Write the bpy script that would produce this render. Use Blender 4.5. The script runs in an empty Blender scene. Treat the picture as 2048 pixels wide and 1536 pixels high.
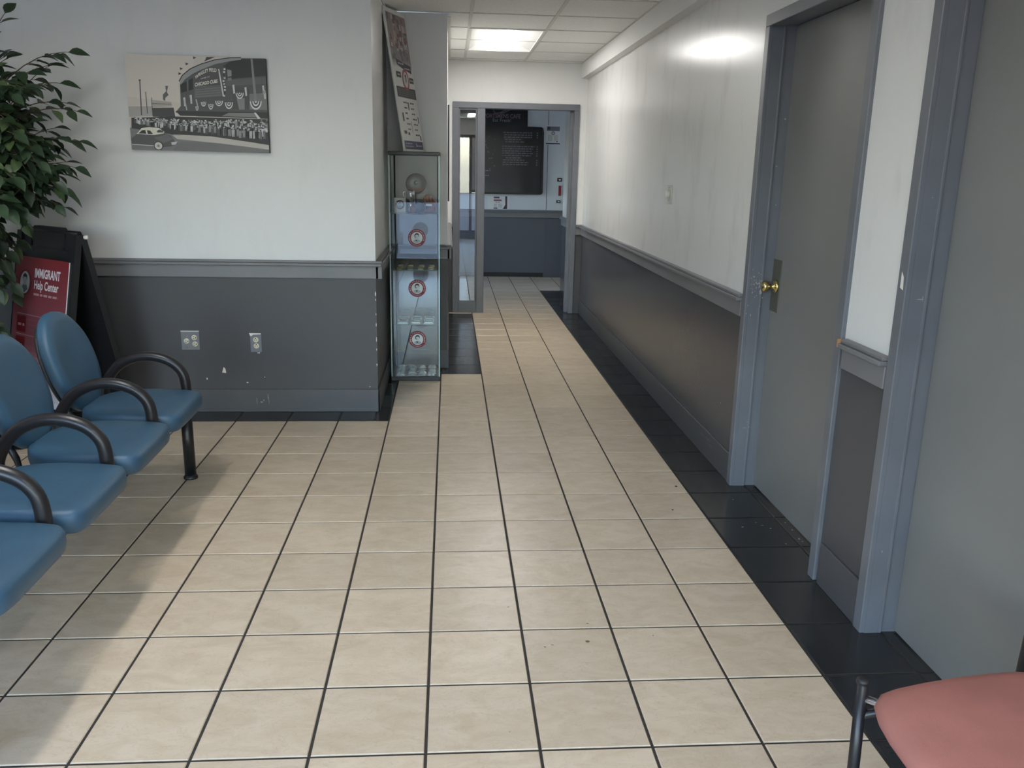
import bpy, bmesh, math, random
from mathutils import Vector, Matrix
random.seed(7)
S = bpy.context.scene
COL = S.collection

# ------------------------------------------------------------------ camera, light, exposure
cam_d = bpy.data.cameras.new('camera')
cam = bpy.data.objects.new('camera', cam_d); COL.objects.link(cam)
cam_d.sensor_width = 36.0; cam_d.sensor_fit = 'HORIZONTAL'
cam_d.lens = 1694.35 * 36.0 / 2048.0
cam_d.clip_start = 0.02; cam_d.clip_end = 300
cR = Vector((0.99723963, -0.07155534, 0.01982281))
cU = Vector((-0.00157066, 0.24658354, 0.96912027))
cF = Vector((0.07423371, 0.96647628, -0.24579049))
mw = Matrix.Identity(4)
for i in range(3):
    mw[i][0] = cR[i]; mw[i][1] = cU[i]; mw[i][2] = -cF[i]
mw[0][3], mw[1][3], mw[2][3] = 0.05975, -1.94186, 1.5025
cam.matrix_world = mw
S.camera = cam

w = bpy.data.worlds.new('sky'); S.world = w; w.use_nodes = True
nt = w.node_tree; nt.nodes.clear()
sky = nt.nodes.new('ShaderNodeTexSky'); sky.sky_type = 'NISHITA'
sky.sun_disc = False; sky.sun_elevation = math.radians(48); sky.sun_rotation = math.radians(40)
bg = nt.nodes.new('ShaderNodeBackground'); bg.inputs['Strength'].default_value = 2.1
wo = nt.nodes.new('ShaderNodeOutputWorld')
nt.links.new(sky.outputs[0], bg.inputs[0]); nt.links.new(bg.outputs[0], wo.inputs[0])

S.view_settings.view_transform = 'Standard'; S.view_settings.look = 'None'
S.view_settings.gamma = 1.0; S.view_settings.use_curve_mapping = False
S.view_settings.exposure = 0.34
LAMP = 33.0            # emission of the fluorescent baskets
LAMP_COL = (1.0, 0.975, 0.94)

# ------------------------------------------------------------------ materials
def srgb(r, g, b):
    f = lambda c: (c/255/12.92) if c/255 <= .04045 else ((c/255+.055)/1.055)**2.4
    return (f(r), f(g), f(b))

MATS = {}
def mat(name, col, rough=.5, metal=0.0, spec=.5, var=0.0, vscale=8.0, bump=0.0, bscale=200.0, coat=0.0, trans=0.0):
    if name in MATS: return MATS[name]
    m = bpy.data.materials.new(name); m.use_nodes = True
    N = m.node_tree.nodes; L = m.node_tree.links
    b = N['Principled BSDF']
    b.inputs['Base Color'].default_value = (*col, 1); b.inputs['Roughness'].default_value = rough
    b.inputs['Metallic'].default_value = metal; b.inputs['Specular IOR Level'].default_value = spec
    b.inputs['Coat Weight'].default_value = coat
    if var or bump:
        geo = N.new('ShaderNodeNewGeometry')
    if var:
        n = N.new('ShaderNodeTexNoise'); n.inputs['Scale'].default_value = vscale; n.inputs['Detail'].default_value = 5
        L.new(geo.outputs['Position'], n.inputs['Vector'])
        r = N.new('ShaderNodeMapRange'); r.inputs['From Min'].default_value = .3; r.inputs['From Max'].default_value = .7
        r.inputs['To Min'].default_value = 1-var; r.inputs['To Max'].default_value = 1+var
        L.new(n.outputs['Fac'], r.inputs['Value'])
        v = N.new('ShaderNodeVectorMath'); v.operation = 'SCALE'; v.inputs[0].default_value = col
        L.new(r.outputs[0], v.inputs['Scale']); L.new(v.outputs[0], b.inputs['Base Color'])
    if bump:
        n2 = N.new('ShaderNodeTexNoise'); n2.inputs['Scale'].default_value = bscale; n2.inputs['Detail'].default_value = 3
        L.new(geo.outputs['Position'], n2.inputs['Vector'])
        bp = N.new('ShaderNodeBump'); bp.inputs['Strength'].default_value = bump; bp.inputs['Distance'].default_value = .002
        L.new(n2.outputs['Fac'], bp.inputs['Height']); L.new(bp.outputs[0], b.inputs['Normal'])
    MATS[name] = m
    return m

WHITE = srgb(227, 227, 225); DARK = srgb(80, 80, 83); TRIM = srgb(118, 118, 121)

def wall_mat(name, smudge=0.0, white=WHITE, dark=DARK, rough=.42):
    m = bpy.data.materials.new(name); m.use_nodes = True
    N = m.node_tree.nodes; L = m.node_tree.links; b = N['Principled BSDF']
    geo = N.new('ShaderNodeNewGeometry'); sep = N.new('ShaderNodeSeparateXYZ'); L.new(geo.outputs['Position'], sep.inputs[0])
    gt = N.new('ShaderNodeMath'); gt.operation = 'GREATER_THAN'; gt.inputs[1].default_value = .905; L.new(sep.outputs['Z'], gt.inputs[0])
    mp = N.new('ShaderNodeMapping'); mp.inputs['Scale'].default_value = (4, 4, 1.6); L.new(geo.outputs['Position'], mp.inputs[0])
    n = N.new('ShaderNodeTexNoise'); n.inputs['Scale'].default_value = 1.4; n.inputs['Detail'].default_value = 6; n.inputs['Roughness'].default_value = .65
    L.new(mp.outputs[0], n.inputs['Vector'])
    r = N.new('ShaderNodeMapRange'); r.inputs['From Min'].default_value = .52; r.inputs['From Max'].default_value = .8
    r.inputs['To Min'].default_value = 0; r.inputs['To Max'].default_value = smudge
    L.new(n.outputs['Fac'], r.inputs['Value'])
    dirt = N.new('ShaderNodeMix'); dirt.data_type = 'RGBA'
    dirt.inputs['A'].default_value = (*white, 1); dirt.inputs['B'].default_value = (*srgb(140, 136, 128), 1)
    L.new(r.outputs[0], dirt.inputs['Factor'])
    mx = N.new('ShaderNodeMix'); mx.data_type = 'RGBA'; L.new(gt.outputs[0], mx.inputs['Factor'])
    mx.inputs['A'].default_value = (*dark, 1); L.new(dirt.outputs['Result'], mx.inputs['B'])
    L.new(mx.outputs['Result'], b.inputs['Base Color'])
    b.inputs['Roughness'].default_value = rough; b.inputs['Specular IOR Level'].default_value = .34
    n2 = N.new('ShaderNodeTexNoise'); n2.inputs['Scale'].default_value = 90; n2.inputs['Detail'].default_value = 2
    L.new(geo.outputs['Position'], n2.inputs['Vector'])
    bp = N.new('ShaderNodeBump'); bp.inputs['Strength'].default_value = .12; bp.inputs['Distance'].default_value = .003
    L.new(n2.outputs['Fac'], bp.inputs['Height']); L.new(bp.outputs[0], b.inputs['Normal'])
    MATS[name] = m; return m

def tile_mat(name, c1, c2, c3, rough, spec, vein=True):
    m = bpy.data.materials.new(name); m.use_nodes = True
    N = m.node_tree.nodes; L = m.node_tree.links; b = N['Principled BSDF']
    geo = N.new('ShaderNodeNewGeometry'); info = N.new('ShaderNodeObjectInfo')
    off = N.new('ShaderNodeVectorMath'); off.operation = 'SCALE'; off.inputs[0].default_value = (37, 51, 13); L.new(info.outputs['Random'], off.inputs['Scale'])
    add = N.new('ShaderNodeVectorMath'); L.new(geo.outputs['Position'], add.inputs[0]); L.new(off.outputs[0], add.inputs[1])
    mp = N.new('ShaderNodeMapping'); mp.inputs['Scale'].default_value = (1.0, 1.9, 1.0); mp.inputs['Rotation'].default_value = (0, 0, .35); L.new(add.outputs[0], mp.inputs[0])
    n = N.new('ShaderNodeTexNoise'); n.inputs['Scale'].default_value = 7; n.inputs['Detail'].default_value = 7; n.inputs['Roughness'].default_value = .62; n.inputs['Distortion'].default_value = .9
    L.new(mp.outputs[0], n.inputs['Vector'])
    cr = N.new('ShaderNodeValToRGB'); e = cr.color_ramp.elements
    e[0].position = .33; e[0].color = (*c2, 1); e[1].position = .62; e[1].color = (*c1, 1)
    L.new(n.outputs['Fac'], cr.inputs[0])
    out = cr.outputs[0]
    if vein:
        n3 = N.new('ShaderNodeTexNoise'); n3.inputs['Scale'].default_value = 16; n3.inputs['Detail'].default_value = 4; n3.inputs['Distortion'].default_value = 1.5
        L.new(mp.outputs[0], n3.inputs['Vector'])
        ab = N.new('ShaderNodeMath'); ab.operation = 'SUBTRACT'; ab.inputs[1].default_value = .5; L.new(n3.outputs['Fac'], ab.inputs[0])
        aa = N.new('ShaderNodeMath'); aa.operation = 'ABSOLUTE'; L.new(ab.outputs[0], aa.inputs[0])
        r = N.new('ShaderNodeMapRange'); r.inputs['From Min'].default_value = 0; r.inputs['From Max'].default_value = .018; r.inputs['To Min'].default_value = .28; r.inputs['To Max'].default_value = 0
        L.new(aa.outputs[0], r.inputs['Value'])
        mx = N.new('ShaderNodeMix'); mx.data_type = 'RGBA'; L.new(r.outputs[0], mx.inputs['Factor']); L.new(out, mx.inputs['A']); mx.inputs['B'].default_value = (*c3, 1)
        out = mx.outputs['Result']
    rv = N.new('ShaderNodeMapRange'); rv.inputs['To Min'].default_value = .93; rv.inputs['To Max'].default_value = 1.05; L.new(info.outputs['Random'], rv.inputs['Value'])
    sc = N.new('ShaderNodeVectorMath'); sc.operation = 'SCALE'; L.new(out, sc.inputs[0]); L.new(rv.outputs[0], sc.inputs['Scale'])
    L.new(sc.outputs[0], b.inputs['Base Color'])
    b.inputs['Roughness'].default_value = rough; b.inputs['Specular IOR Level'].default_value = spec
    n2 = N.new('ShaderNodeTexNoise'); n2.inputs['Scale'].default_value = 60; n2.inputs['Detail'].default_value = 3
    L.new(geo.outputs['Position'], n2.inputs['Vector'])
    bp = N.new('ShaderNodeBump'); bp.inputs['Strength'].default_value = .10; bp.inputs['Distance'].default_value = .002
    L.new(n2.outputs['Fac'], bp.inputs['Height']); L.new(bp.outputs[0], b.inputs['Normal'])
    MATS[name] = m; return m

def glass_mat(name, tint=(.975, .98, .985), ior=1.5):
    m = bpy.data.materials.new(name); m.use_nodes = True
    N = m.node_tree.nodes; L = m.node_tree.links; N.clear()
    o = N.new('ShaderNodeOutputMaterial'); t = N.new('ShaderNodeBsdfTransparent'); g = N.new('ShaderNodeBsdfGlossy')
    t.inputs[0].default_value = (*tint, 1); g.inputs['Roughness'].default_value = .015; g.inputs[0].default_value = (1, 1, 1, 1)
    lw = N.new('ShaderNodeLayerWeight'); pw = N.new('ShaderNodeMath'); pw.operation = 'POWER'; pw.inputs[1].default_value = 5; L.new(lw.outputs['Facing'], pw.inputs[0])
    f = N.new('ShaderNodeMath'); f.operation = 'MULTIPLY_ADD'; f.inputs[1].default_value = .93; f.inputs[2].default_value = .05; L.new(pw.outputs[0], f.inputs[0])
    x = N.new('ShaderNodeMixShader'); L.new(f.outputs[0], x.inputs[0]); L.new(t.outputs[0], x.inputs[1]); L.new(g.outputs[0], x.inputs[2]); L.new(x.outputs[0], o.inputs[0])
    MATS[name] = m; return m

def emit_mat(name, col, s):
    m = bpy.data.materials.new(name); m.use_nodes = True
    b = m.node_tree.nodes['Principled BSDF']
    b.inputs['Base Color'].default_value = (.9, .9, .9, 1)
    b.inputs['Emission Color'].default_value = (*col, 1); b.inputs['Emission Strength'].default_value = s
    MATS[name] = m; return m

def print_mat(name, rough=.5, coat=0.0):
    m = bpy.data.materials.new(name); m.use_nodes = True
    N = m.node_tree.nodes; L = m.node_tree.links; b = N['Principled BSDF']
    a = N.new('ShaderNodeAttribute'); a.attribute_name = 'ink'
    L.new(a.outputs['Color'], b.inputs['Base Color']); b.inputs['Roughness'].default_value = rough
    b.inputs['Coat Weight'].default_value = coat
    MATS[name] = m; return m

M_WALL = wall_mat('paint_two_tone', .10); M_WALLR = wall_mat('paint_two_tone_scuffed', .22, rough=.22)
M_FARW = wall_mat('paint_far_room', 0.0, srgb(216, 220, 224), srgb(92, 94, 100))
M_TRIM = mat('trim_grey_paint', TRIM, .42, var=.06, vscale=5)
M_FRAME = mat('frame_grey_paint', srgb(108, 111, 118), .36, var=.08, vscale=6)
M_DOOR = mat('door_grey_paint', srgb(126, 126, 125), .40, var=.05, vscale=3, bump=.08, bscale=60)
M_DARK = mat('wainscot_grey_paint', DARK, .40, var=.05, vscale=6)
M_CEIL = mat('ceiling_white', srgb(232, 232, 230), .8)
M_CTILE = mat('ceiling_tile_fissured', srgb(230, 230, 226), .85, var=.05, vscale=60, bump=.5, bscale=120)
M_GRID = mat('ceiling_grid_metal', srgb(205, 202, 193), .5)
M_GROUT = mat('grout', srgb(58, 54, 50), .9, var=.15, vscale=30)
M_BEIGE = tile_mat('beige_stone_tile', srgb(220, 203, 179), srgb(206, 187, 160), srgb(168, 147, 120), .33, .42)
M_BLACK = tile_mat('black_tile', srgb(44, 46, 48), srgb(36, 38, 40), srgb(60, 62, 62), .21, .5, False)
M_GLASS = glass_mat('clear_glass'); M_GLASSG = glass_mat('cabinet_glass', (.955, .982, .978))
M_GEDGE = mat('glass_edge_green', srgb(205, 232, 226), .15, spec=.8)
M_BPLA = mat('black_plastic', srgb(30, 31, 33), .5, var=.1, vscale=30)
M_BLK = mat('black_metal', srgb(26, 27, 30), .35, spec=.5)
M_ARM = mat('black_urethane', srgb(38, 36, 38), .33)
M_BLUE = mat('blue_vinyl', srgb(58, 92, 118), .40, var=.06, vscale=9, bump=.25, bscale=700)
M_RED = mat('red_fabric', srgb(170, 114, 106), .9, var=.10, vscale=7, bump=.5, bscale=900)
M_BRASS = mat('brass', srgb(222, 202, 142), .2, metal=1.0)
M_PLATE = mat('bronze_plate', srgb(98, 98, 88), .45, metal=.3)
M_IVORY = mat('ivory_plastic', srgb(222, 216, 190), .4)
M_COVER = mat('painted_cover', srgb(120, 122, 128), .35)
M_WPLA = mat('white_plastic', srgb(222, 222, 214), .4)
M_HOLE = mat('socket_black', srgb(12, 12, 12), .6)
M_CHIP = mat('bare_plaster', srgb(228, 226, 218), .8)
M_SCUFF = mat('scuff_grey', srgb(172, 172, 170), .8)
M_ALU = mat('dark_aluminium', srgb(60, 58, 55), .4, metal=.6)
M_FOAM = mat('foam_board_white', srgb(228, 228, 224), .6)
M_LEAF = mat('ficus_leaf', srgb(46, 66, 44), .45, var=.25, vscale=14)
M_LEAF2 = mat('ficus_leaf_light', srgb(84, 104, 66), .45, var=.2, vscale=14)
M_BARK = mat('ficus_bark', srgb(84, 70, 54), .85, var=.2, vscale=40)
M_POT = mat('pot_brown', srgb(70, 52, 40), .6, var=.1)
M_CHROME = mat('chrome', srgb(200, 200, 205), .12, metal=1.0)
M_FOIL = mat('silver_foil', srgb(214, 224, 228), .18, metal=.55, bump=.6, bscale=70)
M_PEWT = mat('pewter', srgb(120, 122, 120), .3, metal=.9)
M_LEATH = mat('brown_leather', srgb(118, 62, 50), .5, var=.15, vscale=30)
M_WOOD = mat('brown_wood', srgb(116, 78, 60), .4, var=.12, vscale=25)
M_BARE = mat('bare_wood', srgb(176, 128, 82), .7)
M_CONC = mat('asphalt', srgb(84, 84, 86), .9, var=.1, vscale=2)
M_LAMP = emit_mat('lamp_diffuser', LAMP_COL, LAMP*1.12); M_LAMPS = emit_mat('lamp_basket_side', LAMP_COL, 2.2)
M_PAN = mat('lamp_pan_white', srgb(225, 225, 222), .5)
M_PRINT = print_mat('printed_matte', .55); M_PRINTG = print_mat('printed_gloss', .35)
M_BOARD = mat('black_board', srgb(30, 32, 34), .16, spec=.5)

# ------------------------------------------------------------------ mesh helpers
class MB:
    def __init__(s): s.v = []; s.f = []; s.sm = []; s.mi = []
    def add(s, vs, fs, smooth=False, mi=0):
        o = len(s.v); s.v += [Vector(p) for p in vs]; s.f += [tuple(i+o for i in f) for f in fs]
        s.sm += [smooth]*len(fs); s.mi += [mi]*len(fs); return s
    def box(s, a, b, mi=0):
        x0, x1 = sorted((a[0], b[0])); y0, y1 = sorted((a[1], b[1])); z0, z1 = sorted((a[2], b[2]))
        vs = [(x0,y0,z0),(x1,y0,z0),(x1,y1,z0),(x0,y1,z0),(x0,y0,z1),(x1,y0,z1),(x1,y1,z1),(x0,y1,z1)]
        return s.add(vs, [(3,2,1,0),(4,5,6,7),(0,1,5,4),(1,2,6,5),(2,3,7,6),(3,0,4,7)], False, mi)
    def bbox(s, a, b, r=.004, mi=0):          # box with chamfered edges
        bm = bmesh.new(); bmesh.ops.create_cube(bm, size=1)
        c = [(a[i]+b[i])/2 for i in range(3)]; d = [abs(a[i]-b[i]) for i in range(3)]
        for v in bm.verts: v.co = Vector([v.co[i]*d[i]+c[i] for i in range(3)])
        bmesh.ops.bevel(bm, geom=bm.edges[:], offset=min(r, min(d)*.45), segments=2, affect='EDGES', profile=.5)
        bm.verts.index_update()
        s.add([v.co.copy() for v in bm.verts], [tuple(v.index for v in f.verts) for f in bm.faces], False, mi); bm.free(); return s
    def tube(s, pts, r, n=12, caps=True, mi=0):
        pts = [Vector(p) for p in pts]; rs = r if isinstance(r, (list, tuple)) else [r]*len(pts)
        vs = []; up = None
        for i, p in enumerate(pts):
            t = (pts[min(i+1, len(pts)-1)] - pts[max(i-1, 0)]).normalized()
            if up is None:
                up = Vector((0,0,1)) if abs(t.z) < .9 else Vector((1,0,0))
            a = (up - t*up.dot(t)).normalized(); up = a; bb = t.cross(a)
            for k in range(n):
                q = 2*math.pi*k/n; vs.append(p + (a*math.cos(q)+bb*math.sin(q))*rs[i])
        fs = [(i*n+k, i*n+(k+1) % n, (i+1)*n+(k+1) % n, (i+1)*n+k) for i in range(len(pts)-1) for k in range(n)]
        s.add(vs, fs, True, mi)
        if caps:
            o = len(s.v)-len(vs)
            s.f += [tuple(o+k for k in reversed(range(n))), tuple(o+(len(pts)-1)*n+k for k in range(n))]; s.sm += [False]*2; s.mi += [mi]*2
        return s
    def lathe(s, prof, c=(0,0,0), n=20, axis='z', mi=0, smooth=True):
        vs = []
        for r, h in prof:
            for k in range(n):
                q = 2*math.pi*k/n; a, b2 = r*math.cos(q), r*math.sin(q)
                p = (a, b2, h) if axis == 'z' else (a, h, b2) if axis == 'y' else (h, a, b2)
                vs.append(Vector(p)+Vector(c))
        fs = [(i*n+k, i*n+(k+1) % n, (i+1)*n+(k+1) % n, (i+1)*n+k) for i in range(len(prof)-1) for k in range(n)]
        if prof[0][0] > 1e-6: fs.append(tuple(reversed(range(n))))
        if prof[-1][0] > 1e-6: fs.append(tuple((len(prof)-1)*n+k for k in range(n)))
        return s.add(vs, fs, smooth, mi)
    def prism(s, poly, fn, d0, d1, mi=0):     # 2D outline, fn(u,v,d) -> point
        n = len(poly)
        vs = [fn(u, v, d0) for u, v in poly]+[fn(u, v, d1) for u, v in poly]
        return s.add(vs, [tuple(range(n)), tuple(reversed(range(n, 2*n)))]+[(i, n+i, n+(i+1) % n, (i+1) % n) for i in range(n)], False, mi)
    def pad(s, outline, prof, fn, crown=0.0, mi=0):
        # cushion: outline offset inwards per profile ring (inset, depth), both ends closed by fans
        n = len(outline); cx = sum(p[0] for p in outline)/n; cy = sum(p[1] for p in outline)/n
        nor = []
        for i in range(n):
            a, b = outline[i-1], outline[(i+1) % n]; dx, dy = b[0]-a[0], b[1]-a[1]; l = math.hypot(dx, dy) or 1
            nx, ny = -dy/l, dx/l
            if nx*(cx-outline[i][0])+ny*(cy-outline[i][1]) < 0: nx, ny = -nx, -ny
            nor.append((nx, ny))
        rings = []
        for ins, d in prof: rings.append([(outline[i][0]+nor[i][0]*ins, outline[i][1]+nor[i][1]*ins, d) for i in range(n)])
        for k, t in ((.55, .6), (.25, .9)):    # inner rings of the top with a crown
            rings.append([(cx+(p[0]-cx)*k, cy+(p[1]-cy)*k, prof[-1][1]+crown*t) for p in rings[len(prof)-1]])
        vs = [fn(*p) for r in rings for p in r]; m = len(rings)
        fs = [(i*n+k, i*n+(k+1) % n, (i+1)*n+(k+1) % n, (i+1)*n+k) for i in range(m-1) for k in range(n)]
        vs.append(fn(cx, cy, prof[-1][1]+crown)); vs.append(fn(cx, cy, prof[0][1])); t = len(vs)-2
        fs += [((m-1)*n+k, (m-1)*n+(k+1) % n, t) for k in range(n)]+[((k+1) % n, k, t+1) for k in range(n)]
        return s.add(vs, fs, True, mi)
    def build(s, name, m, parent=None, loc=None):
        off = Vector((0,0,0))
        if parent is not None: off = Vector(parent.get('_o', (0,0,0)))
        elif loc is not None: off = Vector(loc)
        me = bpy.data.meshes.new(name); me.from_pydata([p-off for p in s.v], [], s.f)
        me.polygons.foreach_set('use_smooth', s.sm); me.polygons.foreach_set('material_index', s.mi)
        for x in (m if isinstance(m, (list, tuple)) else [m]): me.materials.append(x)
        bm = bmesh.new(); bm.from_mesh(me); bmesh.ops.recalc_face_normals(bm, faces=bm.faces[:]); bm.to_mesh(me); bm.free()
        o = bpy.data.objects.new(name, me); COL.objects.link(o)
        if parent is not None: o.parent = parent; o['_o'] = tuple(off)
        elif loc is not None: o.location = off; o['_o'] = tuple(off)
        return o

def tag(o, label=None, cat=None, group=None, kind=None):
    if label: o['label'] = label
    if cat: o['category'] = cat
    if group: o['group'] = group
    if kind: o['kind'] = kind
    return o
def thing(name, loc, label, cat, group=None):
    e = bpy.data.objects.new(name, None); COL.objects.link(e); e.location = loc; e['_o'] = tuple(loc); e.empty_display_size = .1
    return tag(e, label, cat, group)
def struct(name, mb, m, label, parent=None, loc=None, cat='wall'):
    o = mb.build(name, m, parent, loc)
    if parent is None: tag(o, label, cat, None, 'structure')
    return o
def inst(src, name, parent, loc, rot=None):
    o = bpy.data.objects.new(name, src); COL.objects.link(o); o.parent = parent
    o.location = Vector(loc)-Vector(parent.get('_o', (0,0,0)))
    if rot is not None: o.rotation_euler = rot
    return o
def crom(P, k=6):
    P = [Vector(p) for p in P]; out = []
    for i in range(len(P)-1):
        a, b, c, d = P[max(i-1, 0)], P[i], P[i+1], P[min(i+2, len(P)-1)]
        for j in range(k):
            t = j/k; out.append(.5*((2*b)+(c-a)*t+(2*a-5*b+4*c-d)*t*t+(3*b-a-3*c+d)*t**3))
    return out+[P[-1]]

_tc = {}
def text_geo(s, bold=0.0):
    if (s, bold) in _tc: return _tc[(s, bold)]
    cu = bpy.data.curves.new('t', 'FONT'); cu.body = s; cu.size = 1; cu.offset = bold; cu.resolution_u = 3
    o = bpy.data.objects.new('t', cu); COL.objects.link(o); bpy.context.view_layer.update()
    dg = bpy.context.evaluated_depsgraph_get(); me = o.evaluated_get(dg).to_mesh()
    vs = [(v.co.x, v.co.y) for v in me.vertices]; fs = [tuple(p.vertices) for p in me.polygons]
    o.evaluated_get(dg).to_mesh_clear(); bpy.data.objects.remove(o); bpy.data.curves.remove(cu)
    x0 = min(v[0] for v in vs); x1 = max(v[0] for v in vs); y0 = min(v[1] for v in vs); y1 = max(v[1] for v in vs)
    r = ([((v[0]-x0)/(x1-x0), (v[1]-y0)/(y1-y0)) for v in vs], fs); _tc[(s, bold)] = r; return r

class Print:
    """flat print: coloured polygons in (u, v) metres, laid in hairline layers on a board"""
    def __init__(s, org, eu, ev, n): s.o = Vector(org); s.eu = Vector(eu); s.ev = Vector(ev); s.n = Vector(n); s.v = []; s.f = []; s.c = []
    def P(s, u, v, l): return s.o+s.eu*u+s.ev*v+s.n*(.0004+.00025*l)
    def poly(s, pts, col, l=0):
        o = len(s.v); s.v += [s.P(u, v, l) for u, v in pts]; s.f.append(tuple(range(o, o+len(pts)))); s.c.append(srgb(*col))
    def rect(s, u0, v0, u1, v1, col, l=0): s.poly([(u0, v0), (u1, v0), (u1, v1), (u0, v1)], col, l)
    def ell(s, cu, cv, a, b, col, l=0, n=28): s.poly([(cu+a*math.cos(2*math.pi*k/n), cv+b*math.sin(2*math.pi*k/n)) for k in range(n)], col, l)
    def band(s, pts, wd, col, l=0):
        for (a, b), (c, d) in zip(pts, pts[1:]):
            L = math.hypot(c-a, d-b) or 1; px, py = -(d-b)/L*wd/2, (c-a)/L*wd/2
            s.poly([(a+px, b+py), (a-px, b-py), (c-px, d-py), (c+px, d+py)], col, l)
    def text(s, t, fn, col, l=0, bold=0.0):
        vs, fs = text_geo(t, bold); o = len(s.v)
        s.v += [s.P(*fn(x, y), l) for x, y in vs]
        for f in fs: s.f.append(tuple(i+o for i in f)); s.c.append(srgb(*col))
    def trect(s, t, u0, v0, u1, v1, col, l=0, bold=0.0): s.text(t, lambda x, y: (u0+(u1-u0)*x, v0+(v1-v0)*y), col, l, bold)
    def dashes(s, u0, u1, v, h, col, l=0, rng=random):
        u = u0
        while u < u1:
            wd = min(rng.uniform(h*1.5, h*5), u1-u); s.rect(u, v, u+wd, v+h, col, l); u += wd+h*.9
    def build(s, name, parent, m=None):
        off = Vector(parent.get('_o', (0,0,0)))
        me = bpy.data.meshes.new(name); me.from_pydata([p-off for p in s.v], [], s.f)
        at = me.color_attributes.new('ink', 'FLOAT_COLOR', 'CORNER')
        buf = []
        for f, c in zip(s.f, s.c): buf += list((*c, 1.0))*len(f)
        at.data.foreach_set('color', buf)
        me.materials.append(m or M_PRINT)
        o = bpy.data.objects.new(name, me); COL.objects.link(o); o.parent = parent; o['_o'] = tuple(off); return o

# ------------------------------------------------------------------ setting: floor
T = .305; CH = 2.55; RW = 1.465; LW = 3.26; FW = 7.09; BW = 10.25; SF = -2.75
X0 = -2.95
floor = struct('floor', MB().box((X0-.15, SF-.2, -.12), (2.6, BW+.2, -.0035)), M_GROUT,
               'ceramic tile floor, beige field with a black border along the walls', cat='floor')
def tile_mesh(wx, wy, m):
    mb = MB(); g = .0042; c = .0022
    x0, x1, y0, y1 = g, wx-g, g, wy-g; z0, z1 = -.008, 0
    vs = [(x0,y0,z0),(x1,y0,z0),(x1,y1,z0),(x0,y1,z0),(x0,y0,z1-c),(x1,y0,z1-c),(x1,y1,z1-c),(x0,y1,z1-c),
          (x0+c,y0+c,z1),(x1-c,y0+c,z1),(x1-c,y1-c,z1),(x0+c,y1-c,z1)]
    fs = [(8,9,10,11)]+[(i,(i+1) % 4,4+(i+1) % 4,4+i) for i in range(4)]+[(4+i,4+(i+1) % 4,8+(i+1) % 4,8+i) for i in range(4)]
    me = bpy.data.meshes.new('tile'); me.from_pydata(vs, [], fs); me.materials.append(m); return me
_tm = {}
def place_tile(x0, x1, y0, y1, m):
    k = (round(x1-x0, 3), round(y1-y0, 3), m.name)
    if k not in _tm: _tm[k] = tile_mesh(x1-x0, y1-y0, m)
    return inst(_tm[k], 'floor_tile', floor, (x0, y0, 0))
rest = {M_BEIGE.name: MB(), M_BLACK.name: MB()}
def in_frame(x, y):
    d = Vector((x, y, 0))-Vector((mw[0][3], mw[1][3], mw[2][3])); z = d.dot(cF)
    if z < .3: return False
    u = d.dot(cR)/z*1694; v = d.dot(cU)/z*1694
    return abs(u) < 1024+60 and abs(v) < 768+60
def zone(c, r):
    """list of (x0,x1,y0,y1,material) for grid cell"""
    x0, x1, y0, y1 = c*T, (c+1)*T, r*T, (r+1)*T
    if y0 >= BW: return []
    y1 = min(y1, BW)
    if c == 4: return [(x0, x1, y0, y1, M_BLACK if y0 < 8.7 else M_BEIGE)]
    if c == 5:
        if y0 >= 8.7: return [(x0, x1, y0, y1, M_BEIGE)]
        return [(x0, x0+.13, y0, y1, M_BLACK)] if y1 < 2.2 else []
    if c > 5: return [(x0, x1, y0, y1, M_BEIGE)] if y0 >= 8.7 else []
    if 1 <= c <= 3: return [(x0, x1, y0, y1, M_BEIGE)]
    if r < 10: return [(x0, x1, y0, y1, M_BEIGE)]
    if c == 0:
        if r < 14: return [(x0, x1, y0, y1, M_BEIGE)]
        return [(x0, x1, y0, y1, M_BLACK if y1 < 7.3 else M_BEIGE)]
    if c == -1: return [(x0, x1, y0, min(y1, 4.47), M_BEIGE)] if r < 15 else ([(x0, x1, y0, y1, M_BEIGE)] if y0 > 7.3 else [])
    if r == 10:
        if c == -2: return [(x0, x1, y0, LW+.0, M_BLACK), (-.40, x1, LW, y1, M_BLACK)] if False else [(x0, -.39, y0, LW, M_BLACK), (-.39, x1, y0, y1, M_BLACK)]
        return [(x0, x1, y0, LW, M_BLACK)]
    if c == -2 and r < 15: return [(-.39, x1, y0, min(y1, 4.47), M_BLACK)]
    if y0 > 7.3: return [(x0, x1, y0, y1, M_BEIGE)]
    return []
for c in range(-10, 9):
    for r in range(-10, 35):
        for (x0, x1, y0, y1, m) in zone(c, r):
            if x1-x0 < .02 or y1-y0 < .02: continue
            vis = any(in_frame(px, py) for px in (x0, x1) for py in (y0, y1)) and not (y0 > 8.8 and c < 1) and not (c < 0 and y0 > 4.4)
            if vis: place_tile(x0, x1, y0, y1, m)
            else:
                g = .0042; rest[m.name].box((x0+g, y0+g, -.008), (x1-g, y1-g, 0))
for k, mb in rest.items():
    if mb.v: tag(mb.build('floor_tiles', MATS[k], floor), kind='stuff')

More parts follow.
